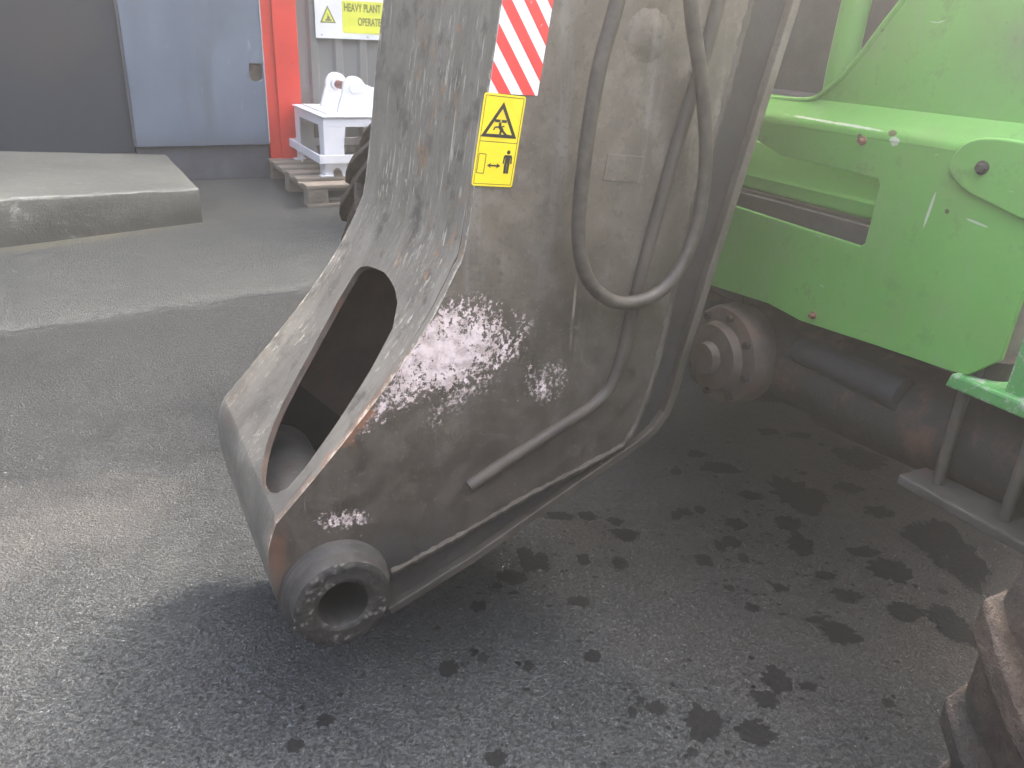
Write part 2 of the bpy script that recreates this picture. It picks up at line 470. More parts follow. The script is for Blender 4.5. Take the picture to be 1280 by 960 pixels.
def m_green():
    n = NT('green_paint')
    a = n.noise(2.0, 5, .6); b = n.noise(28, 6, .7)
    col = n.mix(n.step(a, .3, .7), (.125, .345, .068), (.17, .43, .098))
    col = n.mix(n.math('MULTIPLY', n.step(n.noise(6, 6, .7), .45, .68), .5), col, (.22, .33, .12))
    dust = n.math('MULTIPLY', n.step(n.noise(12, 6, .7, n.map((1, 1, .35))), .5, .75), .3)
    col = n.mix(dust, col, (.27, .36, .20))
    ch = n.step(n.noise(38, 6, .7), .69, .71)
    col = n.mix(n.math('MULTIPLY', ch, .85), col, (.05, .03, .028))
    sc = n.step(n.noise(55, 5, .6, n.map((1, .22, 1.6), rot=(.12, 0, 0))), .70, .73)
    col = n.mix(n.math('MULTIPLY', sc, .7), col, (.50, .60, .46))
    fn_ = n.math('SUBTRACT', n.noise(60, 6, .75), .5)
    def mark(y, z, ry, rz, rot, k):
        return n.step(n.math('ADD', n.blob(y, z, ry, rz, rot, ('Y', 'Z')), n.math('MULTIPLY', fn_, k)), .25, .45)
    for args in ((-.118, .855, .004, .045, R(6), .5), (-.205, .853, .03, .003, R(8), .5), (-.02, .955, .013, .012, 0, 1.6), (.12, .971, .17, .003, R(1), 1.6)):  # last mark is a ledge highlight put into the colour; others are scratches, chips
        col = n.mix(n.math('MULTIPLY', mark(*args), .8), col, (.58, .60, .50))
    for args in ((-.01, .968, .014, .007, 0, 1.4), (.055, .955, .008, .008, 0, 1.4), (-.15, .86, .006, .006, 0, 1.0)):
        col = n.mix(n.math('MULTIPLY', mark(*args), .85), col, (.09, .05, .04))
    veil_shade = n.step(n.math('ADD', n.blob(-.28, 1.12, .26, .14, 0, ('Y', 'Z')), n.math('MULTIPLY', n.math('SUBTRACT', n.noise(7, 6, .65), .5), 1.2)), .1, .9)  # dull haze and shading of the upper plate put into the colour
    col = n.mix(n.math('MULTIPLY', veil_shade, .7), col, (.16, .155, .12))
    drt = n.math('MULTIPLY', n.step(n.noise(16, 7, .72), .54, .68), .45)
    col = n.mix(drt, col, (.10, .19, .065))
    nb = n.bump(n.noise(9, 4, .6), .22, .012)
    return n.out(col, n.math('ADD', .33, n.math('MULTIPLY', b, .15)), 0, nb, .5)
M_GREEN = m_green()

def m_scraped_green():
    n = NT('scraped_green_paint')
    b = n.noise(45, 7, .72); a = n.noise(9, 5, .6)
    col = n.mix(n.step(a, .3, .7), (.080, .28, .075), (.12, .35, .11))
    col = n.mix(n.math('MULTIPLY', n.step(b, .50, .60), .8), col, (.42, .47, .37))
    col = n.mix(n.math('MULTIPLY', n.step(n.noise(30, 6, .7), .62, .68), .8), col, (.09, .055, .045))
    return n.out(col, .5, 0, n.bump(b, .4, .003), .5)
M_GREEN2 = m_scraped_green()

def m_tyre(name, mud):
    n = NT(name)
    a = n.noise(7, 6, .65); b = n.noise(42, 6, .7)
    col = n.mix(n.step(b, .3, .7), (.020, .020, .021), (.045, .043, .043))
    col = n.mix(n.math('MULTIPLY', n.step(a, .30, .60), mud), col, n.mix(n.step(b, .3, .7), (.050, .036, .027), (.105, .076, .057)))
    cl = n.step(n.noise(15, 6, .7), .66, .70)
    col = n.mix(n.math('MULTIPLY', cl, .8 * mud), col, (.24, .18, .14))
    return n.out(col, .8, 0, n.bump(n.math('ADD', n.math('ADD', b, a), n.math('MULTIPLY', n.noise(160, 4, .7), .5)), .9, .010), .3)
M_MUDTYRE = m_tyre('muddy_rubber', .95)
M_TYRE = m_tyre('dusty_rubber', .0)
M_RUBBER = simple('hose_rubber', (.058, .050, .040), .55, 0, .3, 60, .25, .002)

def m_white():
    n = NT('white_paint')
    a = n.noise(5, 5, .6)
    col = n.mix(n.step(a, .3, .75), (.78, .80, .82), (.86, .87, .88))
    col = n.mix(n.math('MULTIPLY', n.step(n.noise(20, 6, .7), .64, .74), .5), col, (.40, .35, .29))
    o = n.sep()
    return n.out(col, .5, 0, n.bump(n.noise(60, 4, .6), .15, .002), .4)
M_WHITE = m_white()

def m_wood():
    n = NT('weathered_wood')
    g = n.noise(26, 6, .65, n.map((.12, 1.6, 1.6)), .3); a = n.noise(4, 4, .6)
    col = n.mix(n.step(g, .3, .7), (.20, .17, .135), (.33, .29, .235))
    col = n.mix(n.math('MULTIPLY', n.step(a, .45, .7), .4), col, (.20, .175, .14))
    return n.out(col, .85, 0, n.bump(g, .4, .003), .25)
M_WOOD = m_wood()
M_BRAND = simple('scorched_print', (.085, .068, .052), .9)

M_RED = simple('red_steel_paint', (.66, .045, .032), .45, 0, .12, 5, .06)
M_PIN = simple('faded_red_pin', (.30, .12, .10), .6, 0, .3, 40)
def m_clad():
    n = NT('grey_cladding')
    a = n.noise(3, 5, .6, n.map((1, 1, .2))); b = n.noise(40, 5, .7)
    col = n.mix(n.step(a, .3, .7), (.16, .168, .168), (.205, .215, .212))
    col = n.mix(n.math('MULTIPLY', n.step(b, .6, .75), .25), col, (.16, .15, .14))
    return n.out(col, .5, 0, n.bump(a, .1, .01), .4)
M_CLAD = m_clad()
def m_bluedoor():
    n = NT('blue_grey_door_paint')
    a = n.noise(2.4, 6, .6); v = n.noise(7, 5, .6, n.map((1, 1, .12))); b = n.noise(34, 6, .7)
    col = n.mix(n.step(a, .3, .7), (.11, .145, .195), (.16, .20, .255))
    col = n.mix(n.math('MULTIPLY', n.step(v, .5, .72), .5), col, (.07, .077, .103))
    col = n.mix(n.math('MULTIPLY', n.step(b, .66, .76), .4), col, (.10, .10, .115))
    sc_ = n.math('MULTIPLY', n.step(n.noise(30, 6, .7, n.map((1, 1, .2))), .60, .66), n.step(n.noise(4, 4, .6), .5, .6))
    col = n.mix(n.math('MULTIPLY', sc_, .5), col, (.36, .37, .39))
    o = n.sep()
    bd = n.step(n.math('ADD', o['Z'], n.math('MULTIPLY', n.noise(9, 5, .6), .12)), .42, .30)
    col = n.mix(n.math('MULTIPLY', bd, .4), col, (.08, .088, .105))
    return n.out(col, .5, 0, n.bump(n.noise(2.2, 3, .5), .3, .05), .45)
M_BLUE = m_bluedoor()
def m_darkdoor():
    n = NT('dark_door_paint')
    a = n.noise(1.8, 6, .65); b = n.noise(20, 6, .7)
    col = n.mix(n.step(a, .3, .72), (.018, .027, .042), (.027, .037, .052))
    o = n.sep()
    ds = n.step(n.math('ADD', n.blob(-1.35, .95, .6, .5, 0), n.math('MULTIPLY', n.math('SUBTRACT', n.noise(4, 6, .65), .5), 1.2)), .15, .9)
    col = n.mix(n.math('MULTIPLY', ds, .6), col, (.060, .055, .050))
    col = n.mix(n.math('MULTIPLY', n.step(b, .64, .74), .3), col, (.12, .12, .13))
    return n.out(col, .55, 0, n.bump(n.noise(3, 3, .5), .12, .03), .45)
M_DARKDOOR = m_darkdoor()
M_PLINTH = simple('painted_plinth', (.085, .092, .108), .8, 0, .3, 9, .3, .006)
M_FLASH = simple('pale_edge_trim', (.46, .44, .43), .5)
M_POCKET = simple('brown_pocket', (.115, .09, .068), .8, 0, .4, 40)
M_WSIGN = simple('sign_white', (.80, .82, .84), .4, 0, .03, 5, .02)
M_YSIGN = simple('sign_yellow', (.78, .82, .08), .4, 0, .04, 5, .02)
M_OLIVE = simple('sign_olive_ink', (.16, .17, .05), .5)
M_GREYINK = simple('sign_grey_ink', (.13, .15, .15), .5)
M_YELLOW = simple('sticker_yellow', (.80, .62, .020), .35, 0, .06, 20, .05)
M_BLACKINK = simple('sticker_black_ink', (.022, .022, .020), .45)
def m_scuffed(name, col, ink):
    n = NT(name)
    c = n.mix(n.math('MULTIPLY', n.step(n.noise(70, 5, .7), .66, .70), .8), col, ink)
    return n.out(c, .35, 0, None, .5)
M_WSTK = m_scuffed('sticker_white', (.80, .78, .78), (.45, .43, .42))
M_RSTK = m_scuffed('sticker_red', (.66, .055, .050), (.60, .42, .40))
M_RUST = simple('rust', (.17, .08, .05), .8, 0, .4, 60, .4)
M_CYL = simple('cylinder_steel', (.036, .038, .042), .55, .1, .3, 30, .1)
def m_oil():
    n = NT('wet_oil')
    b = n.noise(90, 5, .7)
    return n.out(n.mix(n.step(b, .35, .7), (.0075, .008, .0085), (.017, .0175, .018)), .8, 0, n.bump(n.voro(120), .5, .004), .15)
M_OIL = m_oil()
M_STONE = simple('pale_grit', (.16, .155, .15), .8, 0, .5, 40)

# ================================================================== SETTING: ground
g = MB()
g.add([(-90, -90, 0), (90, -90, 0), (90, 90, 0), (-90, 90, 0)], [(0, 1, 2, 3)])
ground = g.build('ground', M_ASPHALT)
ground['kind'] = 'structure'

# ================================================================== SETTING: building
BX, BY, BR = -1.95, 6.22, R(30)
building = thing('industrial_building', 'grey clad industrial building with dark and blue metal doors and a red steel post', 'building', (BX, BY, 0), BR)
# local x runs along the wall, local y goes into the building
H = 11.6  # unseen height, shaped so the wall keeps sun off most of the ground
m_ = MB()
prof = []
x = .285
while x < 12:
    prof += [(x, 0), (x + .085, 0), (x + .105, -.022), (x + .15, -.022), (x + .17, 0)]
    x += .19
pp = [(a, b + .02) for a, b in prof]
n_ = len(pp)
m_.add([(a, b, .16) for a, b in pp] + [(a, b, H) for a, b in pp], [(i, i + 1, n_ + i + 1, n_ + i) for i in range(n_ - 1)])
m_.build('wall_cladding', M_CLAD, building)
m_ = MB(); m_.box(.285, 12, .05, 3.5, 0, H - .05); m_.build('wall_core', M_CLAD, building)
m_ = MB(); m_.box(-.895, .028, 0, .2, 0, .246); m_.box(.29, 12, .0, .049, 0, .158)
m_.build('plinth', M_PLINTH, building, .006)
m_ = MB(); m_.box(-6, -.93, .03, .2, 0, .205); m_.build('threshold', M_PLINTH, building, .006)
# blue door built round its recessed pull
m_ = MB()
px0, px1, pz0, pz1 = -.075, .018, .69, .815
d0, d1 = -.030, .03
bot = [(px0 + (px1 - px0) * .5 * (1 - math.cos(PI * k / 8)), pz0 + .035 - .035 * math.sin(PI * k / 8)) for k in range(9)]
m_.box(-.885, px0, d0, d1, .250, H); m_.box(px0, px1, d0, d1, pz1, H)
m_.prism([(px0, .250), (px1, .250)] + bot[::-1], d0, d1, lambda a, b, d: (a, d, b))
m_.box(px1, .026, d0, d1, .250, H)
door = m_.build('blue_door', M_BLUE, building)
m_ = MB(); m_.box(px0 - .01, px1 + .004, .002, .028, pz0 - .01, pz1 + .01); m_.build('recessed_pull', M_POCKET, door)
m_ = MB(); m_.box(-6, -.905, -.004, .05, .209, H); dd = m_.build('dark_door', M_DARKDOOR, building, .003)
m_ = MB(); m_.box(-.904, -.887, -.024, .05, .25, H); m_.build('door_frame_strip', M_PLINTH, building, .002)
for z0, z1, w in ((.34, .52, .014), (.36, .47, .010)):
    pass
m_ = MB(); m_.box(.0265, .034, -.036, .0, .255, H); m_.build('edge_trim', M_FLASH, building)
# red post: an H section, web side and flange
m_ = MB(); m_.box(.035, .115, -.03, .06, .012, H); m_.box(.11, .283, -.05, -.036, .012, H); m_.box(.115, .283, -.036, .04, .012, H)
m_.box(.03, .284, -.07, .06, 0, .012)
m_.build('red_post', M_RED, building, .003)
m_ = MB(); m_.lathe([(0, -.008), (.008, -.008), (.009, 0)], 10, Matrix.Translation((.24, -.05, .83))); m_.build('post_bolt', M_RED, building)
m_ = MB(); m_.box(-6.1, 12.1, -.12, 3.6, H, H + .12); m_.build('roof_edge', M_CLAD, building, .01)
m_ = MB(); m_.box(-6, .28, .21, 3.5, 0, H - .01); m_.build('wall_core', M_DARKDOOR, building)

# ---- sign on the cladding
sg = thing('warning_sign', 'white and yellow heavy plant warning sign screwed to the grey cladding', 'sign',
           (BX + math.cos(BR) * .43 + math.sin(BR) * .012, BY + math.sin(BR) * .43 - math.cos(BR) * .012, 1.0), BR)
S0 = -.004
def sbox(name, x0, x1, z0, z1, y0, y1, mat, par, bev=0):
    q = MB(); q.box(x0, x1, y0, y1, z0, z1); return q.build(name, mat, par, bev)
spanel = sbox('sign_panel', 0, .95, 0, .42, S0, 0, M_WSIGN, sg)
q = MB(); r0 = .02
def rrect(x0, x1, z0, z1, r, k=5):
    out = []
    for cxx, czz, a0 in ((x1 - r, z1 - r, 0), (x0 + r, z1 - r, 90), (x0 + r, z0 + r, 180), (x1 - r, z0 + r, 270)):
        for i in range(k + 1):
            a = R(a0 + 90 * i / k); out.append((cxx + r * math.cos(a), czz + r * math.sin(a)))
    return out
q.prism(rrect(.205, .93, .040, .262, .02), S0 - .0015, S0, lambda a, b, d: (a, d, b)); q.build('yellow_panel', M_YSIGN, sg)
def tri(name, pts, y0, y1, mat, par):
    q = MB(); q.prism(pts, y0, y1, lambda a, b, d: (a, d, b)); return q.build(name, mat, par)
tri('triangle_border', [(.035, .105), (.155, .105), (.095, .222)], S0 - .0015, S0, M_OLIVE, sg)
tri('triangle_field', [(.050, .113), (.140, .113), (.095, .203)], S0 - .0025, S0 - .0016, M_YSIGN, sg)
q = MB()
fn = lambda a, b, d: (a, d, b)
q.prism([(.075, .118), (.122, .118), (.122, .131), (.075, .131)], S0 - .0033, S0 - .0026, fn)
q.prism([(.086, .1312), (.112, .1312), (.106, .150), (.092, .150)], S0 - .0033, S0 - .0026, fn)
q.prism([(.094, .1502), (.100, .1502), (.097, .172), (.093, .170)], S0 - .0033, S0 - .0026, fn)
q.build('vehicle_symbol', M_GREYINK, sg)
for bx, bz in ((.045, .022), (.40, .018), (.70, .018)):
    q = MB(); q.lathe([(0, -.003), (.005, -.003), (.006, 0)], 10, Matrix.Translation((bx, S0, bz))); q.build('sign_screw', M_CLAD, sg)
def lettering(txt, name, mat, parent, x, z, height, width, y):
    cu = bpy.data.curves.new(name, 'FONT'); cu.body = txt; cu.size = 1.0; cu.offset = .022; cu.extrude = 0.004
    t = bpy.data.objects.new(name, cu); C.objects.link(t)
    dg = bpy.context.evaluated_depsgraph_get()
    me = bpy.data.meshes.new_from_object(t.evaluated_get(dg))
    bpy.data.objects.remove(t)
    xs = [v.co.x for v in me.vertices]; ys = [v.co.y for v in me.vertices]
    for v in me.vertices:
        a = (v.co.x - min(xs)) / (max(xs) - min(xs)) if False else (v.co.x - xs0(xs)) / (xs1(xs) - xs0(xs))
        b = (v.co.y - xs0(ys)) / (xs1(ys) - xs0(ys))
        v.co = Vector((x + a * width, y - v.co.z * .1, z + b * height))
    me.materials.clear(); me.materials.append(mat)
    o = bpy.data.objects.new(name, me); link(o, parent); return o
_c = {}
def xs0(l):
    k = id(l)
    if k not in _c: _c[k] = (min(l), max(l), l)
    return _c[k][0]
def xs1(l):
    xs0(l); return _c[id(l)][1]
lettering('HEAVY PLANT', 'lettering', M_OLIVE, sg, .222, .188, .056, .285, S0 - .0022)
lettering('OPERATE', 'lettering', M_OLIVE, sg, .325, .094, .056, .180, S0 - .0022)

# ---- concrete step
SB = R(30)
step = MB()
W_, D_, Zt = 5.6, 1.66, .2
nx_, ny_, nz_ = 160, 20, 4
def jit(p, a):
    return Vector(p) + Vector((noise.noise(Vector(p) * 11), noise.noise(Vector(p) * 9 + Vector((5, 3, 1))), noise.noise(Vector(p) * 9 + Vector((1, 8, 2))))) * a
gx = [-W_ + W_ * i / nx_ for i in range(nx_ + 1)]
front_prof = [(0.0, 0.0)] + [(.004, .05), (.002, .10), (.003, .15), (.004, .185), (.006, .195), (.014, .2), (.06, .2), (.2, .2)] + [(.2 + (D_ - .2) * k / 8, .2) for k in range(1, 9)]
vs_, fs_ = [], []
for xx in gx:
    for (yy, zz) in front_prof:
        kx = max(xx, -1.9)
        p = Vector((xx, yy + xx * .287 * (1 - yy / D_), (zz * .95) * (1 - .26 * kx)))
        a = .009 if zz > .17 and yy < .03 else .005
        if zz > 0: p = jit(p, a) if yy < .1 else jit(p, .002)
        vs_.append(p)
k_ = len(front_prof)
for i in range(nx_):
    for j in range(k_ - 1):
        fs_.append((i * k_ + j, (i + 1) * k_ + j, (i + 1) * k_ + j + 1, i * k_ + j + 1))
fs_.append(tuple(nx_ * k_ + j for j in range(k_)) + tuple())
step.add(vs_, fs_, True)
step.add([vs_[nx_ * k_], vs_[nx_ * k_ + k_ - 1], (0, D_, 0)], [(0, 1, 2)])
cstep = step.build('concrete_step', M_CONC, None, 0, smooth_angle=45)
cstep.location = (-1.862, 4.655, 0); cstep.rotation_euler = (0, 0, SB)
cstep['label'] = 'low concrete step slab with chipped front edge below the dark door'
cstep['category'] = 'step'

# ================================================================== pallet
PB = R(28)
pallet = thing('wooden_pallet', 'weathered wooden pallet under the white steel stand by the building', 'pallet', (-1.37, 5.17, 0), PB)
PW, PL = 1.0, 1.25
ydk = [(0, .145), (.285, .40), (.50, .625), (.72, .85), (.96, 1.08), (1.12, 1.25)]
for i, (a, b) in enumerate(ydk):
    q = MB(); q.box(random.uniform(-.008, .004), PW + random.uniform(-.004, .006), a, b, .122, .144)
    q.build('deck_board', M_WOOD, pallet, .003)
for xx in (.0, .43, .86):
    q = MB(); q.box(xx + .004, xx + .136, 0.004, PL - .004, .100, .1215); q.build('stringer_board', M_WOOD, pallet, .002)
    for yy in (0.0, .555, 1.11):
        q = MB(); q.box(xx + .006, xx + .136, yy + .006, yy + .134, .0225, .0995); q.build('block', M_WOOD, pallet, .003)
for yy in (0.0, .555, 1.11):
    q = MB(); q.box(.002, PW - .002, yy + .003, yy + .137, 0.001, .022); q.build('bottom_board', M_WOOD, pallet, .002)
# oval brand stamped on the near block (rings only)
q = MB()
for (ra, rb) in ((.046, .030), (.036, .022)):
    ring = [(.071 + ra * math.cos(2 * PI * k / 24), .061 + rb * math.sin(2 * PI * k / 24)) for k in range(24)]
    q.tube([(a, .0055, b) for a, b in ring] + [(ring[0][0], .0055, ring[0][1])], .0014, 5, False)
for dx in (-.018, -.004, .010):
    q.tube([(.071 + dx, .0055, .052), (.071 + dx, .0055, .070)], .0018, 5)
    q.tube([(.071 + dx, .0055, .070), (.071 + dx + .009, .0055, .070)], .0018, 5)
q.build('brand_mark', M_BRAND, pallet)

# ================================================================== white stand on the pallet
ca, sa = math.cos(PB), math.sin(PB)
stand = thing('steel_stand', 'white painted steel stand with twin pin lugs sitting on the pallet', 'stand', (-1.37, 5.17, .1445), PB)
ZT = .54 - .1445
X0, X1, Y0, Y1 = .20, .86, .30, 1.12
q = MB(); q.box(X0 - .012, X1 + .012, Y0 - .012, Y1 + .012, ZT - .012, ZT); q.build('top_plate', M_WHITE, stand, .004)
q = MB()
q.box(X0, X1, Y0, Y0 + .012, ZT - .072, ZT - .0125); q.box(X0, X1, Y1 - .012, Y1, ZT - .072, ZT - .0125)
q.box(X0, X0 + .012, Y0 + .0125, Y1 - .0125, ZT - .072, ZT - .0125); q.box(X1 - .012, X1, Y0 + .0125, Y1 - .0125, ZT - .072, ZT - .0125)
q.build('apron', M_WHITE, stand, .003)
q = MB(); q.box(X0 + .05, X1 - .05, Y0 + .05, Y1 - .05, ZT + .0005, ZT + .008); q.build('top_pad', M_WHITE, stand, .003)
def leg(xc, yc, sx, sy):
    q = MB()
    def prof(w):   # shaped sheet with two feet
        return [(0, 0), (.05, 0), (.055, .016), (.052, .04), (.075, .055), (w - .065, .055), (w - .045, .035), (w - .04, 0), (w + .004, 0), (w, .025), (w - .006, .07), (w - .02, .12), (w - .025, .2), (w - .01, ZT - .0725), (.0, ZT - .0725), (-.0, .08)]
    q.prism([(sx * a, b) for a, b in prof(.16)], 0, .012, lambda a, b, d: (xc + a, yc + sy * d, b))
    q.prism([(sy * (a + .013), b) for a, b in prof(.13)], 0, .012, lambda a, b, d: (xc + sx * d, yc + a, b))
    q.box(min(xc - sx * .03, xc + sx * .055), max(xc - sx * .03, xc + sx * .055), min(yc - sy * .012, yc + sy * .055), max(yc - sy * .012, yc + sy * .055), .0, .009)
    return q.build('leg', M_WHITE, stand, .002)
for (xc, sx) in ((X0, 1), (X1, -1)):
    for (yc, sy) in ((Y0, 1), (Y1, -1)):
        leg(xc, yc, sx, sy)
q = MB(); zr0, zr1 = .092, .148
o_ = .045
q.box(X0 - o_, X0 - o_ + .012, Y0 - o_, Y1 + o_, zr0, zr1); q.box(X1 + o_ - .012, X1 + o_, Y0 - o_, Y1 + o_, zr0, zr1)
q.box(X0 - o_ + .0125, X1 + o_ - .0125, Y0 - o_, Y0 - o_ + .012, zr0, zr1); q.box(X0 - o_ + .0125, X1 + o_ - .0125, Y1 + o_ - .012, Y1 + o_, zr0, zr1)
for (xx, yy) in ((X0 - o_ + .012, Y0 + .03), (X0 - o_ + .012, Y1 - .06), (X1 + .001, Y0 + .03), (X1 + .001, Y1 - .06)):
    q.box(xx, xx + .031, yy, yy + .03, zr0 + .01, zr1 - .01)
q.build('guard_rail', M_WHITE, stand, .003)
def lug(y0, y1, name='lug'):
    a, b = .335, .80
    pr = [(a, .009), (b, .009), (b, .13), (.60, .165), (.555, .185)]
    pc, pz, pr_ = .455, .165, .078
    arc = [(pc + pr_ * math.cos(R(t)), pz + pr_ * math.sin(R(t))) for t in range(20, 200, 12)]
    pr += arc + [(a + .02, .08)]
    q = MB(); q.prism(pr, y0, y1, lambda a_, b_, d: (a_, d, ZT + b_))
    o = q.build(name, M_WHITE, stand, .004)
    q = MB(); q.lathe([(0, -.010), (.032, -.010), (.034, 0)], 20, Matrix.Translation((pc, y0, ZT + pz))); q.build('pin_cap', M_WHITE, o, smooth_angle=20)
    return pc, pz
pc, pz = lug(.42, .455); lug(.86, .895)
q = MB(); q.tube([(pc, .455, ZT + pz), (pc, .86, ZT + pz)], .028, 18); q.build('pin', M_PIN, stand)
q = MB(); q.lathe([(.0285, -.004), (.045, -.004), (.045, -.05), (.0285, -.05)], 18, Matrix.Translation((pc, .86, ZT + pz))); q.build('pin_collar', M_WHITE, stand)

# ================================================================== wheel builder
def tyre_mesh(Rr, W, nl=23, lug_h=.030, lug_w=.042):
    q = MB()
    hw = W / 2
    rb = Rr - lug_h
    pf = [(Rr * .56, hw * .78), (Rr * .62, hw * .92), (Rr * .78, hw * 1.0), (rb * .955, hw * .97), (rb * .985, hw * .86), (rb, hw * .45), (rb * 1.003, 0),
          (rb, -hw * .45), (rb * .985, -hw * .86), (rb * .955, -hw * .97), (Rr * .78, -hw), (Rr * .62, -hw * .92), (Rr * .56, -hw * .78)]
    q.lathe(pf, 72)
    for side in (1, -1):
        for k in range(nl):
            a0 = 2 * PI * (k + (.5 if side < 0 else 0)) / nl
            rows = []
            K = 7
            for i in range(K):
                t = i / (K - 1)
                y = side * (-.03 + (hw * 1.0 + .03) * t)
                ang = a0 + .52 * t ** .85 * (.32 / Rr) * 1.3
                rr = rb * (1.0 - .045 * max(0, t - .78) / .22)
                top = Rr * (1.0 - .055 * max(0, t - .75) / .25)
                wd = lug_w * (1 + .35 * t) / Rr / 2
                wt = wd * .68
                for (rad, da) in ((rr - .012, -wd), (top, -wt), (top, wt), (rr - .012, wd)):
                    rows.append(Vector((rad * math.cos(ang + da), y, rad * math.sin(ang + da))))
            f = []
            for i in range(K - 1):
                for j in range(3):
                    f.append((i * 4 + j, i * 4 + j + 1, (i + 1) * 4 + j + 1, (i + 1) * 4 + j))
            f += [(0, 1, 2, 3), tuple((K - 1) * 4 + j for j in (3, 2, 1, 0))]
            q.add(rows, f)
    return q
def rim_mesh(Rr, W):
    q = MB(); hw = W / 2
    q.lathe([(Rr * .585, hw * .80), (Rr * .60, hw * .86), (Rr * .57, hw * .86), (Rr * .50, hw * .55), (Rr * .48, hw * .30), (Rr * .20, hw * .22), (Rr * .19, hw * .5), (0, hw * .5)], 40)
    q.lathe([(Rr * .585, -hw * .80), (Rr * .60, -hw * .86), (Rr * .57, -hw * .86), (Rr * .50, -hw * .55), (Rr * .48, -hw * .2), (0, -hw * .15)], 40)
    for k in range(8):
        a = 2 * PI * k / 8
        q.lathe([(0, hw * .30), (.014, hw * .30), (.014, hw * .20)], 6, Matrix.Translation((Rr * .33 * math.cos(a), 0, Rr * .33 * math.sin(a))))
    return q

# ================================================================== telehandler
OX, OY, OZ = -.2458, 1.0004, .2693
MA = R(28.254)
tele = thing('telehandler', 'green telescopic handler with its bare dark boom head lowered close to the ground', 'loader', (OX, OY, 0), MA)
# local X = along the machine to the rear, local Y = away from the near side, Z up; boom profile heights are relative to the pin
Z = lambda z: z + OZ
FRONT = [(.40, 1.65), (.35, 1.4), (.30, 1.13), (.264, .869), (.249, .77), (.237, .675), (.218, .54), (.203, .503), (.166, .435), (.115, .365), (.058, .296), (-.013, .216), (-.083, .142)]
NOSE = [(-.097, .10), (-.099, .06), (-.094, .01), (-.083, -.038), (-.060, -.072), (-.03, -.090), (.02, -.096), (.06, -.096)]
BACK = [(.095, -.091), (.259, -.024), (.416, .053), (.590, .136), (.622, .158), (.645, .19), (.657, .23), (.672, .312), (.694, .415), (.745, .651), (.798, .898), (.88, 1.3), (.97, 1.65)]
LINE = [(.096, 0), (.211, .037), (.348, .086), (.520, .139), (.552, .160), (.572, .200), (.596, .293), (.62, .481), (.64, .615), (.667, .74), (.693, .892), (.775, 1.3), (.86, 1.65)]
YN, YF = .05, .53
fr_in = lambda pts: [(a + .0135, b - .011) if b < .5 else (a + .0172, b) for a, b in pts]
bp = lambda a, b, d: (a, d, Z(b))
from mathutils.geometry import tessellate_polygon
def holed(q, outer, inner, d0, d1, fn):
    allp = outer + inner
    tr_ = tessellate_polygon([[Vector((a, b, 0)) for a, b in outer], [Vector((a, b, 0)) for a, b in inner]])
    n = len(allp)
    q.add([fn(a, b, d0) for a, b in allp] + [fn(a, b, d1) for a, b in allp], [tuple(t) for t in tr_] + [tuple(n + i for i in t[::-1]) for t in tr_] +
          [(i, (i + 1) % len(outer), n + (i + 1) % len(outer), n + i) for i in range(len(outer))] +
          [(len(outer) + i, len(outer) + (i + 1) % len(inner), n + len(outer) + (i + 1) % len(inner), n + len(outer) + i) for i in range(len(inner))])
BOREP = [(.0396 * math.cos(2 * PI * k / 32), .0396 * math.sin(2 * PI * k / 32)) for k in range(32)]
boom = MB()
outline = fr_in(FRONT) + [(a * .96, b * .96) for a, b in NOSE] + [(a, b) for a, b in BACK[::-1]][::-1]
back_in = [(a - .002, b + .010) for a, b in BACK]
outline = fr_in(FRONT) + [(a * .95, b * .95) for a, b in NOSE] + back_in
holed(boom, outline, BOREP, YN + .018, YN + .036, bp)
holed(boom, outline, BOREP, YF - .018, YF - .002, bp)
boom_o = boom.build('boom', M_BAND, tele)
# front plate with the long slot
prof = catmull([Vector((a, b, 0)) for a, b in FRONT], 8)[:-1] + catmull([Vector((a, b, 0)) for a, b in [FRONT[-1]] + NOSE], 8)
# doubler plate on the near side, its rim showing beside the front plate
dbl = [(p.x, p.y) for p in prof if not (p.y < .02)] + [(-.090, .0), (-.076, -.04), (-.05, -.068), (0, -.082), (.05, -.07), (.085, -.035)] + LINE
q = MB(); holed(q, dbl, BOREP, YN, YN + .0179, bp); dp = q.build('side_plate', M_BOOM, boom_o)
dp.data.materials.append(M_FRONT)
for p in dp.data.polygons:
    if abs(p.normal.y) < .5 and p.center.x < .45 and p.center.z > OZ - .02 and (p.normal.x < -.1):
        p.material_index = 1
sv_ = [0.0]
for a, b in zip(prof, prof[1:]): sv_.append(sv_[-1] + (b - a).length)
# arc length zero at (.30, 1.13)
s0 = sv_[16]
sl = [s - s0 for s in sv_]
def prof_at(s):
    for i in range(len(sl) - 1):
        if s <= sl[i + 1]:
            k = (s - sl[i]) / (sl[i + 1] - sl[i]); return prof[i].lerp(prof[i + 1], k)
    return prof[-1]
TN = [(.703, .235), (.706, .200), (.713, .165), (.728, .130), (.764, .096), (.841, .075), (.933, .056), (1.019, .044), (1.055, .046), (1.078, .062), (1.091, .090), (1.095, .118)]
TF = [(.703, .235), (.706, .270), (.713, .312), (.724, .338), (.739, .344), (.798, .336), (.871, .312), (.941, .284), (.995, .255), (1.03, .228), (1.057, .198), (1.076, .168), (1.090, .138), (1.095, .118)]
srows = [sl[0] + (0.69 - sl[0]) * i / 30 for i in range(30)] + [.69] + [.703 + (.03) * (i / 10) ** 2 for i in range(11)] + [.733 + (1.05 - .733) * i / 30 for i in range(1, 31)] + [1.05 + .045 * (1 - (1 - i / 14) ** 2) for i in range(1, 15)] + [1.11 + (sl[-1] - 1.11) * i / 24 for i in range(25)]
q = MB()
WB = YF - YN
vv = []; cols = 12
half = cols // 2
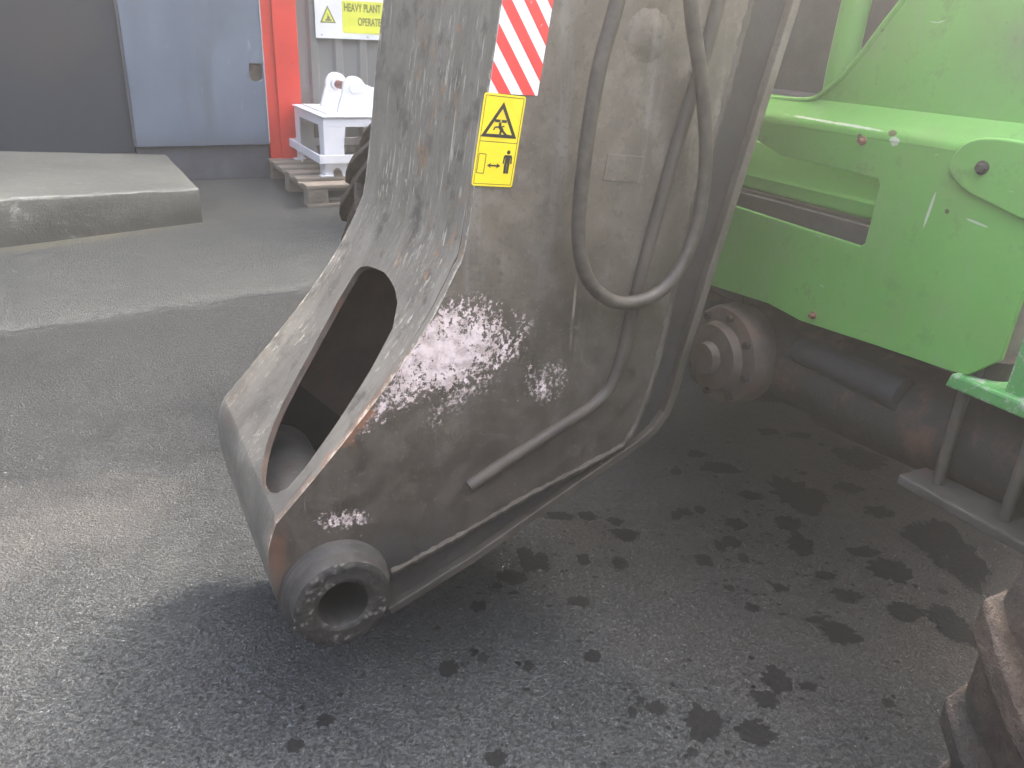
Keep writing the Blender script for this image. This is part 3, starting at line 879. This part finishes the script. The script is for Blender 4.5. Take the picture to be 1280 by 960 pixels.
for s in srows:
    p = prof_at(s)
    inside = .703 <= s <= 1.0951
    tn = interp(TN, s) if inside else interp(TN, max(.703, min(1.095, s)))
    tf = interp(TF, s) if inside else interp(TF, max(.703, min(1.095, s)))
    row = []
    for i in range(half):
        row.append(.0187 + (tn - .0187) * i / (half - 1))
    for i in range(half):
        row.append(tf + (.48 - tf) * i / (half - 1))
    for t in row:
        y = YN - .0006 + (t / .48) * WB
        wz = noise.noise(Vector((p.x * 4, y * 5, p.y * 4))) * .0022
        vv.append((p.x - wz, y, Z(p.y) + wz * .5))
ff = []
for i in range(len(srows) - 1):
    mid = .5 * (srows[i] + srows[i + 1])
    hole = .703 < mid < 1.095
    for j in range(cols - 1):
        if j == half - 1 and hole: continue
        ff.append((i * cols + j, i * cols + j + 1, (i + 1) * cols + j + 1, (i + 1) * cols + j))
q.add(vv, ff, True)
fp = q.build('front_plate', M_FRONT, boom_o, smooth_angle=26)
so = fp.modifiers.new('solidify', 'SOLIDIFY'); so.thickness = .011
so.offset = 1; so.material_offset_rim = 1
fp.data.materials.append(M_INNER)
es = fp.modifiers.new('split', 'EDGE_SPLIT'); es.split_angle = R(30)
q = MB()
# back plate whose edge stands out as a lip
bk = BACK
inn = []
for i, (a, b) in enumerate(bk):
    a0, b0 = bk[max(0, i - 1)]; a1, b1 = bk[min(len(bk) - 1, i + 1)]
    dx, dz = a1 - a0, b1 - b0; L = math.hypot(dx, dz)
    inn.append((a - dz / L * .016, b + dx / L * .016))
n_ = len(bk)
pts = [bp(a, b, YN + .002) for a, b in bk] + [bp(a, b, YN + .002) for a, b in inn] + [bp(a, b, YF + .012) for a, b in bk] + [bp(a, b, YF + .012) for a, b in inn]
fs_ = []
for i in range(n_ - 1):
    fs_ += [(i, i + 1, n_ + i + 1, n_ + i), (2 * n_ + i, 2 * n_ + i + 1, 3 * n_ + i + 1, 3 * n_ + i), (i, i + 1, 2 * n_ + i + 1, 2 * n_ + i), (n_ + i, n_ + i + 1, 3 * n_ + i + 1, 3 * n_ + i)]
fs_ += [(0, n_, 3 * n_, 2 * n_), (n_ - 1, 2 * n_ - 1, 4 * n_ - 1, 3 * n_ - 1)]
q.add(pts, fs_); q.build('back_plate', M_BOOM, boom_o, .002)
# conduit lying on the plate
ROD = [(.232, .135), (.305, .171), (.395, .211), (.465, .244), (.499, .276), (.517, .333), (.526, .397), (.543, .499), (.564, .608), (.585, .706), (.605, .788), (.625, .888), (.70, 1.3), (.79, 1.65)]
rp = [bp(p.x, p.y, YN - .003) for p in catmull([Vector((a, b, 0)) for a, b in ROD], 6)]
q = MB(); q.tube(rp, .0112, 16)
q.build('conduit', M_ROD, boom_o)
# weld seams
def seam(name, pts2, y, r, mat):
    path = catmull([Vector((a, b, 0)) for a, b in pts2], 10)
    dense = []
    for a, b in zip(path, path[1:]):
        L = (b - a).length; k = max(1, int(L / .006))
        dense += [a.lerp(b, i / k) for i in range(k)]
    pr = [bp(p.x + random.gauss(0, .0006), p.y + random.gauss(0, .0006), y) for p in dense]
    rs = [r * random.uniform(.9, 1.1) for _ in pr]
    q = MB(); q.tube(pr, rs, 8); return q.build(name, mat, boom_o)
seam('weld_seam', LINE[:11] + [(.78, 1.35)], YN + .007, .0095, M_EDGE)
# boss at the tip, with bore and inner cross tube
for (y0, y1, nm) in ((0.0, YN - .0005, 'pivot_boss'), (YF + .0005, YF + .05, 'pivot_boss')):
    q = MB()
    sgn = 1 if y0 < .3 else -1
    ya, yb = (y0, y1) if sgn > 0 else (y1, y0)
    q.lathe([(.0772, ya + sgn * .004), (.0772, yb - sgn * .016), (.080, yb - sgn * .014), (.088, yb - sgn * .010), (.089, yb)], 56, Matrix.Translation((0, 0, OZ)))
    bo = q.build(nm, M_BOSS, boom_o, smooth_angle=30)
    q = MB()
    prf = [(.0405 + (.0772 - .0405) * k / 7, ya + sgn * (.0035 if k in (0, 7) else 0.0)) for k in range(8)]
    q.lathe(prf, 64, Matrix.Translation((0, 0, OZ)))
    fc = q.build('boss_face', M_BOSSFACE, boom_o)
    for v in fc.data.vertices:
        v.co.y += sgn * noise.noise(v.co * 150) * .0006
    if sgn > 0:   # dried grease hanging from the rim
        q = MB()
        for k in range(60):
            a = R(random.uniform(195, 345)); r = .0772 + random.uniform(-.006, .003)
            q.lathe([(0, -.003), (.0035, -.001), (.004, .002), (0, .006)], 6, Matrix.Translation((r * math.cos(a), random.uniform(.0, .014), OZ + r * math.sin(a))) @ Matrix.Scale(random.uniform(.35, .9), 4))
        gq = q.build('grease_crumbs', M_BOSSFACE, boom_o); gq['kind'] = 'stuff'
q = MB(); q.lathe([(.080, YN + .041), (.080, YF - .023)], 48, Matrix.Translation((0, 0, OZ))); q.build('cross_tube', M_TUBE, boom_o)
q = MB(); q.lathe([(.0405, .0035), (.039, .007), (.039, YF + .046), (.0405, YF + .0495)], 40, Matrix.Translation((0, 0, OZ))); q.build('bore', M_BORE, boom_o)
# inner web plates of the box
q = MB(); q.prism([(.30, .62), (.66, .52), (.68, .55), (.32, .65)], YN + .037, YF - .02, bp); q.build('inner_web', M_INNER, boom_o)
q = MB(); q.prism([(.012, .214), (.21, .49), (.60, .45), (.60, .18), (.20, .01)], YF - .0225, YF - .0185, bp); q.build('inner_liner', M_INNER, boom_o)
q = MB(); q.prism([(.012, .214), (.21, .49), (.60, .45), (.60, .18), (.20, .01)], YN + .0365, YN + .040, bp); q.build('inner_liner', M_INNER, boom_o)
q = MB(); q.prism([(.42, 1.62), (.94, 1.62), (.94, 1.64), (.42, 1.64)], YN + .037, YF - .02, bp); q.build('top_cap', M_BOOM, boom_o)
# rough welded pad and square patch high on the plate
q = MB(); gx_, gz_ = 14, 10
pv = []
for i in range(gx_ + 1):
    for j in range(gz_ + 1):
        a = -1 + 2 * i / gx_; b = -1 + 2 * j / gz_
        hgt = max(0, 1 - (a * a + b * b)) * .006 * (1 + .8 * noise.noise(Vector((a * 6, b * 6, 0))))
        pv.append(bp(.505 + a * .045, .835 + b * .04, YN - hgt + .001))
q.add(pv, [(i * (gz_ + 1) + j, (i + 1) * (gz_ + 1) + j, (i + 1) * (gz_ + 1) + j + 1, i * (gz_ + 1) + j + 1) for i in range(gx_) for j in range(gz_)], True)
q.build('rough_weld', M_BOOM, boom_o)
q = MB(); q.prism([(.452, .668), (.520, .662), (.515, .622), (.447, .628)], YN - .0010, YN, bp); q.build('patch_plate', M_BOOM, boom_o, .001)
# hanging hose loop
HOSE = [(.50, 1.62), (.47, 1.35), (.445, 1.05), (.42, .877), (.402, .796), (.393, .712), (.389, .634), (.390, .563), (.402, .507), (.427, .468), (.467, .441), (.515, .436), (.561, .451), (.596, .49), (.616, .548), (.62, .612), (.614, .674), (.596, .745), (.572, .811), (.545, .884), (.51, 1.05), (.50, 1.35), (.53, 1.62)]
hp = [bp(p.x, p.y, .006 + .012 * math.sin(p.y * 3)) for p in catmull([Vector((a, b, 0)) for a, b in HOSE], 8)]
q = MB(); q.tube(hp, .0112, 14); q.build('hydraulic_hose', M_RUBBER, tele)

# ---- stickers on the near plate
def clip(poly, nx, nz, d):           # keep nx*a + nz*b <= d
    out = []
    for i in range(len(poly)):
        p, q_ = poly[i], poly[(i + 1) % len(poly)]
        fp_, fq = nx * p[0] + nz * p[1] - d, nx * q_[0] + nz * q_[1] - d
        if fp_ <= 0: out.append(p)
        if fp_ * fq < 0:
            t = fp_ / (fp_ - fq); out.append((p[0] + (q_[0] - p[0]) * t, p[1] + (q_[1] - p[1]) * t))
    return out
def affine(o, ax, ay, y):
    return lambda a, b, d: (o[0] + ax[0] * a + ay[0] * b, y - d, Z(o[1] + ax[1] * a + ay[1] * b))
# chevron strip: a across, b upwards from the lower edge
cf = affine((.2475, .7535), (.0765, -.003), (.016, .1155), YN - .0008)
BT = 2.6
q = MB(); q.prism([(0, 0), (1, 0), (1, BT), (0, BT)], 0, .0007, cf); chev = q.build('chevron_sticker', M_WSTK, tele)
per = .40; sl_ = .80
for k in range(-4, 10):
    b0 = .16 + (k - 1) * per
    poly = [(0, b0), (0, b0 + per / 2), (1, b0 + per / 2 - sl_), (1, b0 - sl_)]
    poly = clip(clip(poly, 0, -1, 0), 0, 1, BT)
    if len(poly) >= 3:
        q = MB(); q.prism(poly, .00075, .0011, cf); q.build('red_stripe', M_RSTK, chev)
# yellow warning sticker: a right, b downwards
yf = affine((.2415, .7545), (.0645, -.0055), (-.0170, -.1245), YN - .0008)
q = MB()
rr_ = []
for (cxx, cyy, a0) in ((.95, .97, 0), (.05, .97, 90), (.05, .03, 180), (.95, .03, 270)):
    for i in range(5):
        a = R(a0 + 90 * i / 4); rr_.append((cxx + .05 * math.cos(a), cyy + .03 * math.sin(a)))
q.prism(rr_, .0004, .0012, yf); ws = q.build('warning_sticker', M_YELLOW, tele)
def ink(polys, name='symbol', d0=.00125, d1=.0016, mat=M_BLACKINK):
    q = MB()
    for p in polys: q.prism(p, d0, d1, yf)
    return q.build(name, mat, ws)
def line(a, b, w, asp=1.93):
    ax, ay = b[0] - a[0], (b[1] - a[1]) * asp
    L = math.hypot(ax, ay); nx, ny = -ay / L * w / 2, ax / L * w / 2 / asp
    return [(a[0] + nx, a[1] + ny), (b[0] + nx, b[1] + ny), (b[0] - nx, b[1] - ny), (a[0] - nx, a[1] - ny)]
def circ(c, r, asp=1.93, n=12):
    return [(c[0] + r * math.cos(2 * PI * k / n), c[1] + r * math.sin(2 * PI * k / n) / asp) for k in range(n)]
bl, br_, tl, tr = (.045, .975), (.955, .975), (.045, .025), (.955, .025)
ink([line(tl, tr, .012), line(bl, br_, .012), line(tl, bl, .012), line(tr, br_, .012), line((.05, .51), (.95, .51), .014)], 'border_line', .00122, .0014)
T = [(.483, .079), (.917, .459), (.045, .462)]
c_ = (sum(p[0] for p in T) / 3, sum(p[1] for p in T) / 3)
Ti = [(c_[0] + (p[0] - c_[0]) * .72, c_[1] + (p[1] - c_[1]) * .72) for p in T]
ink([[T[i], T[(i + 1) % 3], Ti[(i + 1) % 3], Ti[i]] for i in range(3)], 'triangle')
ink([[(.335, .268), (.62, .268), (.62, .298), (.335, .298)], circ((.47, .318), .036), line((.45, .335), (.55, .385), .075), line((.55, .385), (.66, .432), .05), line((.52, .375), (.50, .425), .05), line((.48, .345), (.36, .352), .035), line((.36, .352), (.33, .385), .03), line((.50, .345), (.58, .335), .03), line((.66, .432), (.72, .425), .03)], 'falling_load_symbol')
ink([circ((.478, .283), .02)], 'load_eye', .00165, .0018, M_YELLOW)
A_, B_, C_, D_2 = (.075, .645), (.245, .648), (.245, .86), (.075, .857)
ink([line(A_, B_, .016), line(B_, C_, .016), line(C_, D_2, .016), line(D_2, A_, .016)], 'load_outline', .00122, .0014)
ink([line((.36, .768), (.57, .768), .035), [(.30, .768), (.40, .738), (.37, .768), (.40, .798)], [(.63, .768), (.53, .798), (.56, .768), (.53, .738)]], 'arrow')
ink([circ((.785, .612), .045), [(.70, .643), (.87, .643), (.885, .665), (.845, .672), (.845, .735), (.725, .735), (.725, .672), (.685, .665)], line((.70, .66), (.69, .74), .035), line((.87, .66), (.88, .74), .035), line((.750, .735), (.752, .848), .058), line((.818, .735), (.816, .848), .058)], 'person_symbol')

# ---- chassis front panel (local X = 1.0 plane), coordinates (n, z), n = -Y
cp = lambda x0: (lambda a, b, d: (x0 + d, -a, b))
ax_panel = MB()
out_poly = [(-.92, .60), (-.45, .575), (-.201, .592), (-.107, .584), (.088, .597), (.219, .604), (.262, .610), (.305, .652), (.312, .955), (-.92, .955)]
hole = [(-.40, .915), (-.309, .915), (-.237, .895), (.004, .889), (.010, .880), (.006, .772), (-.004, .764), (-.40, .772)]
holed(ax_panel, out_poly, hole, 0, .012, cp(1.0))
chassis = ax_panel.build('chassis', M_GREEN, tele, .002)
# folded ledge on top of the panel
q = MB()
fold = [(0, .955), (.001, .962), (.004, .969), (.009, .975), (.016, .985), (.024, .997), (.030, 1.006)]
fo = [(a - .0005, b) for a, b in fold] + [(a + .012, b - .008) for a, b in fold[::-1]]
nn_ = [-.92, .312]
q.prism(fo, 0, 1, lambda a, b, d: (1.0 + a, -(nn_[0] + (nn_[1] - nn_[0]) * d), b)); 
for i in range(len(q.sm)): q.sm[i] = True
q.build('ledge', M_GREEN, chassis, smooth_angle=60)
# upper plate with the curved cut-out
curve = [(a_ + .027, b_ - .003) for a_, b_ in [(-.42, 1.0), (-.355, 1.001), (-.25, 1.006), (-.214, 1.026), (-.181, 1.056), (-.150, 1.098), (-.121, 1.145), (-.092, 1.19), (-.05, 1.27), (.0, 1.38), (.13, 1.45)]]
cc_ = [(p.x, p.y) for p in catmull([Vector((a, b, 0)) for a, b in curve], 5)]
q = MB()
up = cc_ + [(.40, 1.45), (.40, .985), (cc_[0][0], .985)]
q.prism(up, 0, .02, lambda a, b, d: (1.030 + d + (b - 1.0) * .10, -a, b))
upl = q.build('upper_plate', M_GREEN, chassis, .003)
q = MB(); q.tube([(1.030 + (b - 1.0) * .10, -a - .004, b) for a, b in cc_], .0058, 8); q.build('edge_strip', M_GREEN, chassis)
q = MB(); q.tube([(1.30, .395, .80), (1.30, .395, 1.06), (1.315, .40, 1.25), (1.36, .42, 2.0)], .032, 16); q.build('green_post', M_GREEN, chassis)
# step inside the recess
q = MB()
q.prism([(1.062, .905), (1.036, .842), (1.033, .836), (1.030, .812), (1.036, .806), (1.05, .806), (1.052, .832), (1.078, .905)], 0, 1, lambda a, b, d: (a, .40 - d * .40, b))
q.build('step_lip', M_GREEN, chassis, .004)
q = MB(); q.box(1.12, 1.13, -.05, .6, .8, .95); q.build('recess_back', M_GREEN, chassis)
q = MB(); q.box(1.012, 1.5, -.28, .91, .60, .80); q.build('inner_frame', M_VOID, chassis)
# raised pad and bolts
q = MB()
q.prism([(p.x, p.y) for p in catmull([Vector((a, b, 0)) for a, b in [(.138, .93), (.148, .962), (.170, .978), (.203, .984), (.245, .984), (.290, .978), (.300, .93), (.298, .875), (.230, .885), (.168, .902)]], 4, True)], -.009, -.0005, cp(1.0))
q.build('raised_pad', M_GREEN, chassis, .006, 4)
def bolt(nn, zz, x0, r=.013, par=chassis, mat=M_RUST):
    q = MB(); q.lathe([(0, -.012), (r * .8, -.012), (r, -.008), (r, -.003), (r * 1.6, -.002), (r * 1.6, 0)], 14, Matrix.Translation((x0, -nn, zz)) @ Matrix.Rotation(R(-90), 4, 'Z'))
    q.build('bolt', mat, par)
bolt(.196, .938, .9905, .007, chassis, M_GREASE); bolt(-.075, .606, .9995, .005); bolt(-.045, .948, .9995, .005)
# bracket, clamp plate and rods
q = MB(); q.prism([(.325, .60), (.40, .60), (.40, 1.1), (.345, 1.1), (.328, .70)], 0, .05, cp(1.0)); q.prism([(.236, .582), (.60, .582), (.60, .608), (.242, .608)], -.015, .22, cp(1.0))
br = q.build('bracket', M_GREEN2, chassis, .005)
q = MB(); q.tube([(1.05, -.27, .608), (1.05, -.27, .64)], .035, 20); q.build('pad_mount', M_GREASE, chassis)
q = MB(); q.box(.99, 1.26, -.62, -.196, .366, .386); cpl = q.build('clamp_plate', M_PLATE, tele, .004)
for (nn, xx) in ((.247, 1.03), (.375, 1.03), (.247, 1.22), (.375, 1.22)):
    q = MB(); q.tube([(xx, -nn, .3865), (xx, -nn, .581)], .0105, 12); q.build('threaded_rod', M_PLATE, cpl)
# axle: differential, tube, steering cylinder
XA = 1.14
axle = MB()
prof_ax = [(0, .02), (.10, .02), (.115, .0), (.12, -.12), (.12, -.26)]
axle.tube([(XA, 1.15, .44), (XA, .62, .44), (XA, .50, .44), (XA, .44, .44), (XA, .26, .435), (XA, .20, .435), (XA, .08, .435), (XA, .075, .435), (XA, -.10, .44), (XA, -.3, .45), (XA, -.55, .47)],
          [.085, .085, .125, .13, .125, .10, .096, .108, .10, .095, .09], 28)
axle_o = axle.build('axle', M_GREASE, tele)
q = MB(); Mx = Matrix.Translation((XA - .13, .305, .435)) @ Matrix.Rotation(R(90), 4, 'Z')
q.lathe([(0, .075), (.035, .075), (.038, .055), (.075, .05), (.082, .03), (.112, .022), (.118, .0), (.118, -.03), (.10, -.08)], 40, Mx)
fl_ = q.build('diff_flange', M_INNER, axle_o)
for k in range(8):
    a = 2 * PI * k / 8 + .2
    q = MB(); q.tube([(XA - .165, .305 + .098 * math.cos(a), .435 + .098 * math.sin(a)), (XA - .15, .305 + .098 * math.cos(a), .435 + .098 * math.sin(a))], .009, 6, True, False); q.build('flange_bolt', M_GREASE, axle_o)
q = MB(); q.prism([(-.33, .30), (-.46, .30), (-.48, .36), (-.27, .36)], -.1, .1, cp(XA)); q.build('diff_lug', M_GREASE, axle_o, .012, 3)
q = MB(); q.prism([(-.30, .55), (-.31, .585), (-.36, .60), (-.42, .59), (-.45, .55)], -.11, .06, cp(XA))
q.build('diff_lug', M_GREASE, axle_o, .012, 3)
q = MB(); q.tube([(1.06, .14, .50), (1.06, .02, .50)], .030, 18); q.tube([(1.06, .02, .50), (1.06, -.12, .50)], .033, 18); q.build('steering_cylinder', M_CYL, axle_o)
# chassis mass behind
q = MB(); q.box(1.4, 3.4, -.33, .93, .55, .99); q.build('main_frame', M_VOID, chassis, .02)
q = MB(); q.box(1.9, 3.6, -.33, .93, 1.0, 1.7); q.build('engine_cover', M_GREEN, chassis, .04)
q = MB(); q.box(1.55, 3.1, .96, 1.62, .42, 1.5); q.build('shade_pod', M_GREEN, chassis, .05, 3)  # unseen box added to shade the ground behind the axle hub
q = MB(); q.box(1.45, 1.5, -.38, .93, .95, 2.1); q.build('bulkhead', M_VOID, chassis)
# wheels
WR, WW = .50, .40
ty = tyre_mesh(WR, WW)
def wheel(x, yc, mirror, spin, first=None):
    if first is None:
        rim = rim_mesh(WR, WW).build('wheel', M_GREEN2, tele)
        t = ty.build('tyre', M_MUDTYRE, rim, .004)
    else:
        rim = first.copy(); link(rim, tele)
        for ch in first.children:
            c = ch.copy(); link(c, rim)
    rim.location = (x, yc, WR)
    rim.rotation_euler = (0, spin, PI if mirror else 0)
    return rim
w1 = wheel(.945, -.645 - WW / 2, True, R(7))
wheel(.95, 1.23 + WW / 2, False, R(3), w1)
wheel(3.1, -.65 - WW / 2, True, R(10), w1)
wheel(3.1, 1.23 + WW / 2, False, R(15), w1)
q = MB(); q.tube([(3.1, 1.3, .5), (3.1, -.7, .5)], .09, 20); q.build('axle', M_GREASE, tele)

# ================================================================== loose wheel by the pallet
TR = .47
tw = thing('tractor_tyre', 'dark chunky treaded tyre half hidden behind the boom beside the pallet', 'tyre', (-.46, 4.86, 0), R(8))
q = tyre_mesh(TR, .42, 18, .042, .06); t_ = q.build('tread', M_TYRE, tw); t_.location = (0, 0, TR)
t_.rotation_euler = (0, R(6), R(90))
q = rim_mesh(TR, .42); r_ = q.build('rim', M_GREASE, tw); r_.location = (0, 0, TR); r_.rotation_euler = (0, 0, R(90))

# ================================================================== oil drips on the ground
ST = [(-0.095,1.16,.021,.025),(-.03,1.194,.014,.013),(-.295,1.026,.019,.018),(-.332,.968,.016,.017),(.02,1.444,.035,.029),(.07,1.503,.04,.043),(.046,1.541,.022,.025),(-.048,1.342,.02,.021),(-.01,1.411,.014,.014),(.135,1.7,.036,.022),(.206,1.706,.03,.022),(.292,1.633,.035,.035),(.274,1.687,.024,.022),(.166,1.373,.031,.016),(.056,1.178,.012,.017),(.183,1.212,.019,.022),(.286,1.088,.02,.019),(.242,1.076,.009,.015),(.26,1.105,.009,.012),(.366,1.057,.037,.045),(.454,1.041,.037,.03),(.526,1.172,.031,.04),(.491,1.125,.03,.025),(.003,.963,.021,.019),(.334,.995,.011,.01),(.583,1.159,.018,.013),(.661,1.35,.024,.014),(.697,1.311,.047,.037),(.775,1.86,.085,.1),(1.031,2.083,.084,.077),(.896,1.532,.058,.048),(1.069,1.623,.091,.16),(.95,1.358,.046,.065),(.598,1.985,.06,.039),(.545,2.059,.033,.025),(.468,1.95,.018,.023),(.454,1.746,.025,.023),(.43,1.725,.017,.023),(.497,1.757,.017,.02),(.576,1.702,.031,.03),(.547,1.62,.028,.028),(.515,1.604,.016,.028),(.56,1.557,.015,.026),(.464,1.543,.027,.026),(.71,1.713,.037,.039),(.713,1.627,.036,.051),(.534,1.379,.017,.016),(.614,1.452,.018,.018),(.501,1.444,.014,.012),(.759,1.436,.04,.027),(.895,2.212,.039,.029),(.801,2.229,.039,.029),(.863,1.39,.043,.032),(.14,1.827,.03,.025),(.184,1.521,.019,.025),(.266,1.513,.022,.025),(.972,1.791,.043,.03),(.932,1.907,.046,.028),(.652,1.84,.039,.026),(.86,1.606,.044,.025),(.73,1.504,.03,.019),(.719,1.124,.015,.013)]
rs = random.Random(3)
for i, (sx, sy, a, b) in enumerate(ST):
    q = MB()
    off = Vector((rs.uniform(0, 99), rs.uniform(0, 99), 0))
    N = 54
    pts = []
    for k in range(N):
        t = 2 * PI * k / N
        d = Vector((math.cos(t), math.sin(t), 0))
        r = 1 + .42 * noise.noise(d * 1.3 + off) + .30 * noise.noise(d * 3.2 + off) + .26 * noise.noise(d * 8 + off) + .12 * noise.noise(d * 20 + off)
        pts.append((math.cos(t) * a * r * .86, math.sin(t) * b * r * .86, 0))
    q.add([(0, 0, 0)] + pts, [(0, 1 + k, 1 + (k + 1) % N) for k in range(N)])
    for _ in range(rs.randint(3, 8)):      # satellite droplets
        t = rs.uniform(0, 2 * PI); dd_ = rs.uniform(1.35, 2.3); r0_ = max(.0018, min(a, b) * rs.uniform(.05, .16))
        q.add([(math.cos(t) * a * dd_ + r0_ * math.cos(2 * PI * j / 7) * rs.uniform(.6, 1.3), math.sin(t) * b * dd_ + r0_ * math.sin(2 * PI * j / 7), 0) for j in range(7)], [tuple(range(7))])
    o = q.build('oil_stain', M_OIL, ground)
    o.location = (sx, sy, .0005 + .00002 * i)

# fine splashes too small to pick apart
q = MB(); rs = random.Random(21)
for _ in range(520):
    if rs.random() < .6:
        sx, sy, a, b = rs.choice(ST); t = rs.uniform(0, 2 * PI); dd_ = rs.uniform(1.2, 4.0)
        cx_, cy_ = sx + math.cos(t) * a * dd_, sy + math.sin(t) * b * dd_
    else:
        cy_ = rs.uniform(.85, 2.2); cx_ = rs.uniform(-.15, .58) * (cy_ + .2) 
    r0_ = .0016 + .0045 * rs.random() ** 3
    st_ = rs.uniform(.6, 1.7)
    q.add([(cx_ + r0_ * st_ * math.cos(2 * PI * j / 8) * rs.uniform(.6, 1.35), cy_ + r0_ * math.sin(2 * PI * j / 8) * rs.uniform(.6, 1.35), .0004) for j in range(8)], [tuple(range(8))])
sp = q.build('oil_splashes', M_OIL, ground); sp['kind'] = 'stuff'

# loose pale grit
q = MB(); rs = random.Random(11)
for i in range(150):
    dy = rs.uniform(.75, 4.0); dx = rs.uniform(-.75, .62) * (dy + .4)
    r0_ = rs.uniform(.0010, .0024) * (1 if rs.random() < .9 else 1.6)
    c = Vector((dx, dy, r0_ * .4)); a = rs.uniform(0, 6)
    p = [c + Vector((r0_ * math.cos(a + j * PI / 2) * rs.uniform(.7, 1.3), r0_ * math.sin(a + j * PI / 2) * rs.uniform(.7, 1.3), 0)) for j in range(4)] + [c + Vector((0, 0, r0_ * .8))]
    q.add(p, [(0, 1, 4), (1, 2, 4), (2, 3, 4), (3, 0, 4)])
grit = q.build('loose_grit', M_STONE); grit['kind'] = 'stuff'

# ================================================================== haze box added to imitate lens glare
q = MB(); q.box(-100, 100, -100, 100, -1.0, 14.0)
hm = bpy.data.materials.new('haze'); hm.use_nodes = True
ht = hm.node_tree; ht.nodes.clear()
ho = ht.nodes.new('ShaderNodeOutputMaterial'); pv_ = ht.nodes.new('ShaderNodeVolumePrincipled')
pv_.inputs['Color'].default_value = (.97, .945, .885, 1)
pv_.inputs['Density'].default_value = HAZE_DENSITY
pv_.inputs['Anisotropy'].default_value = HAZE_ANISO
ht.links.new(pv_.outputs[0], ho.inputs['Volume'])
hz = q.build('haze', hm); hz['kind'] = 'stuff'
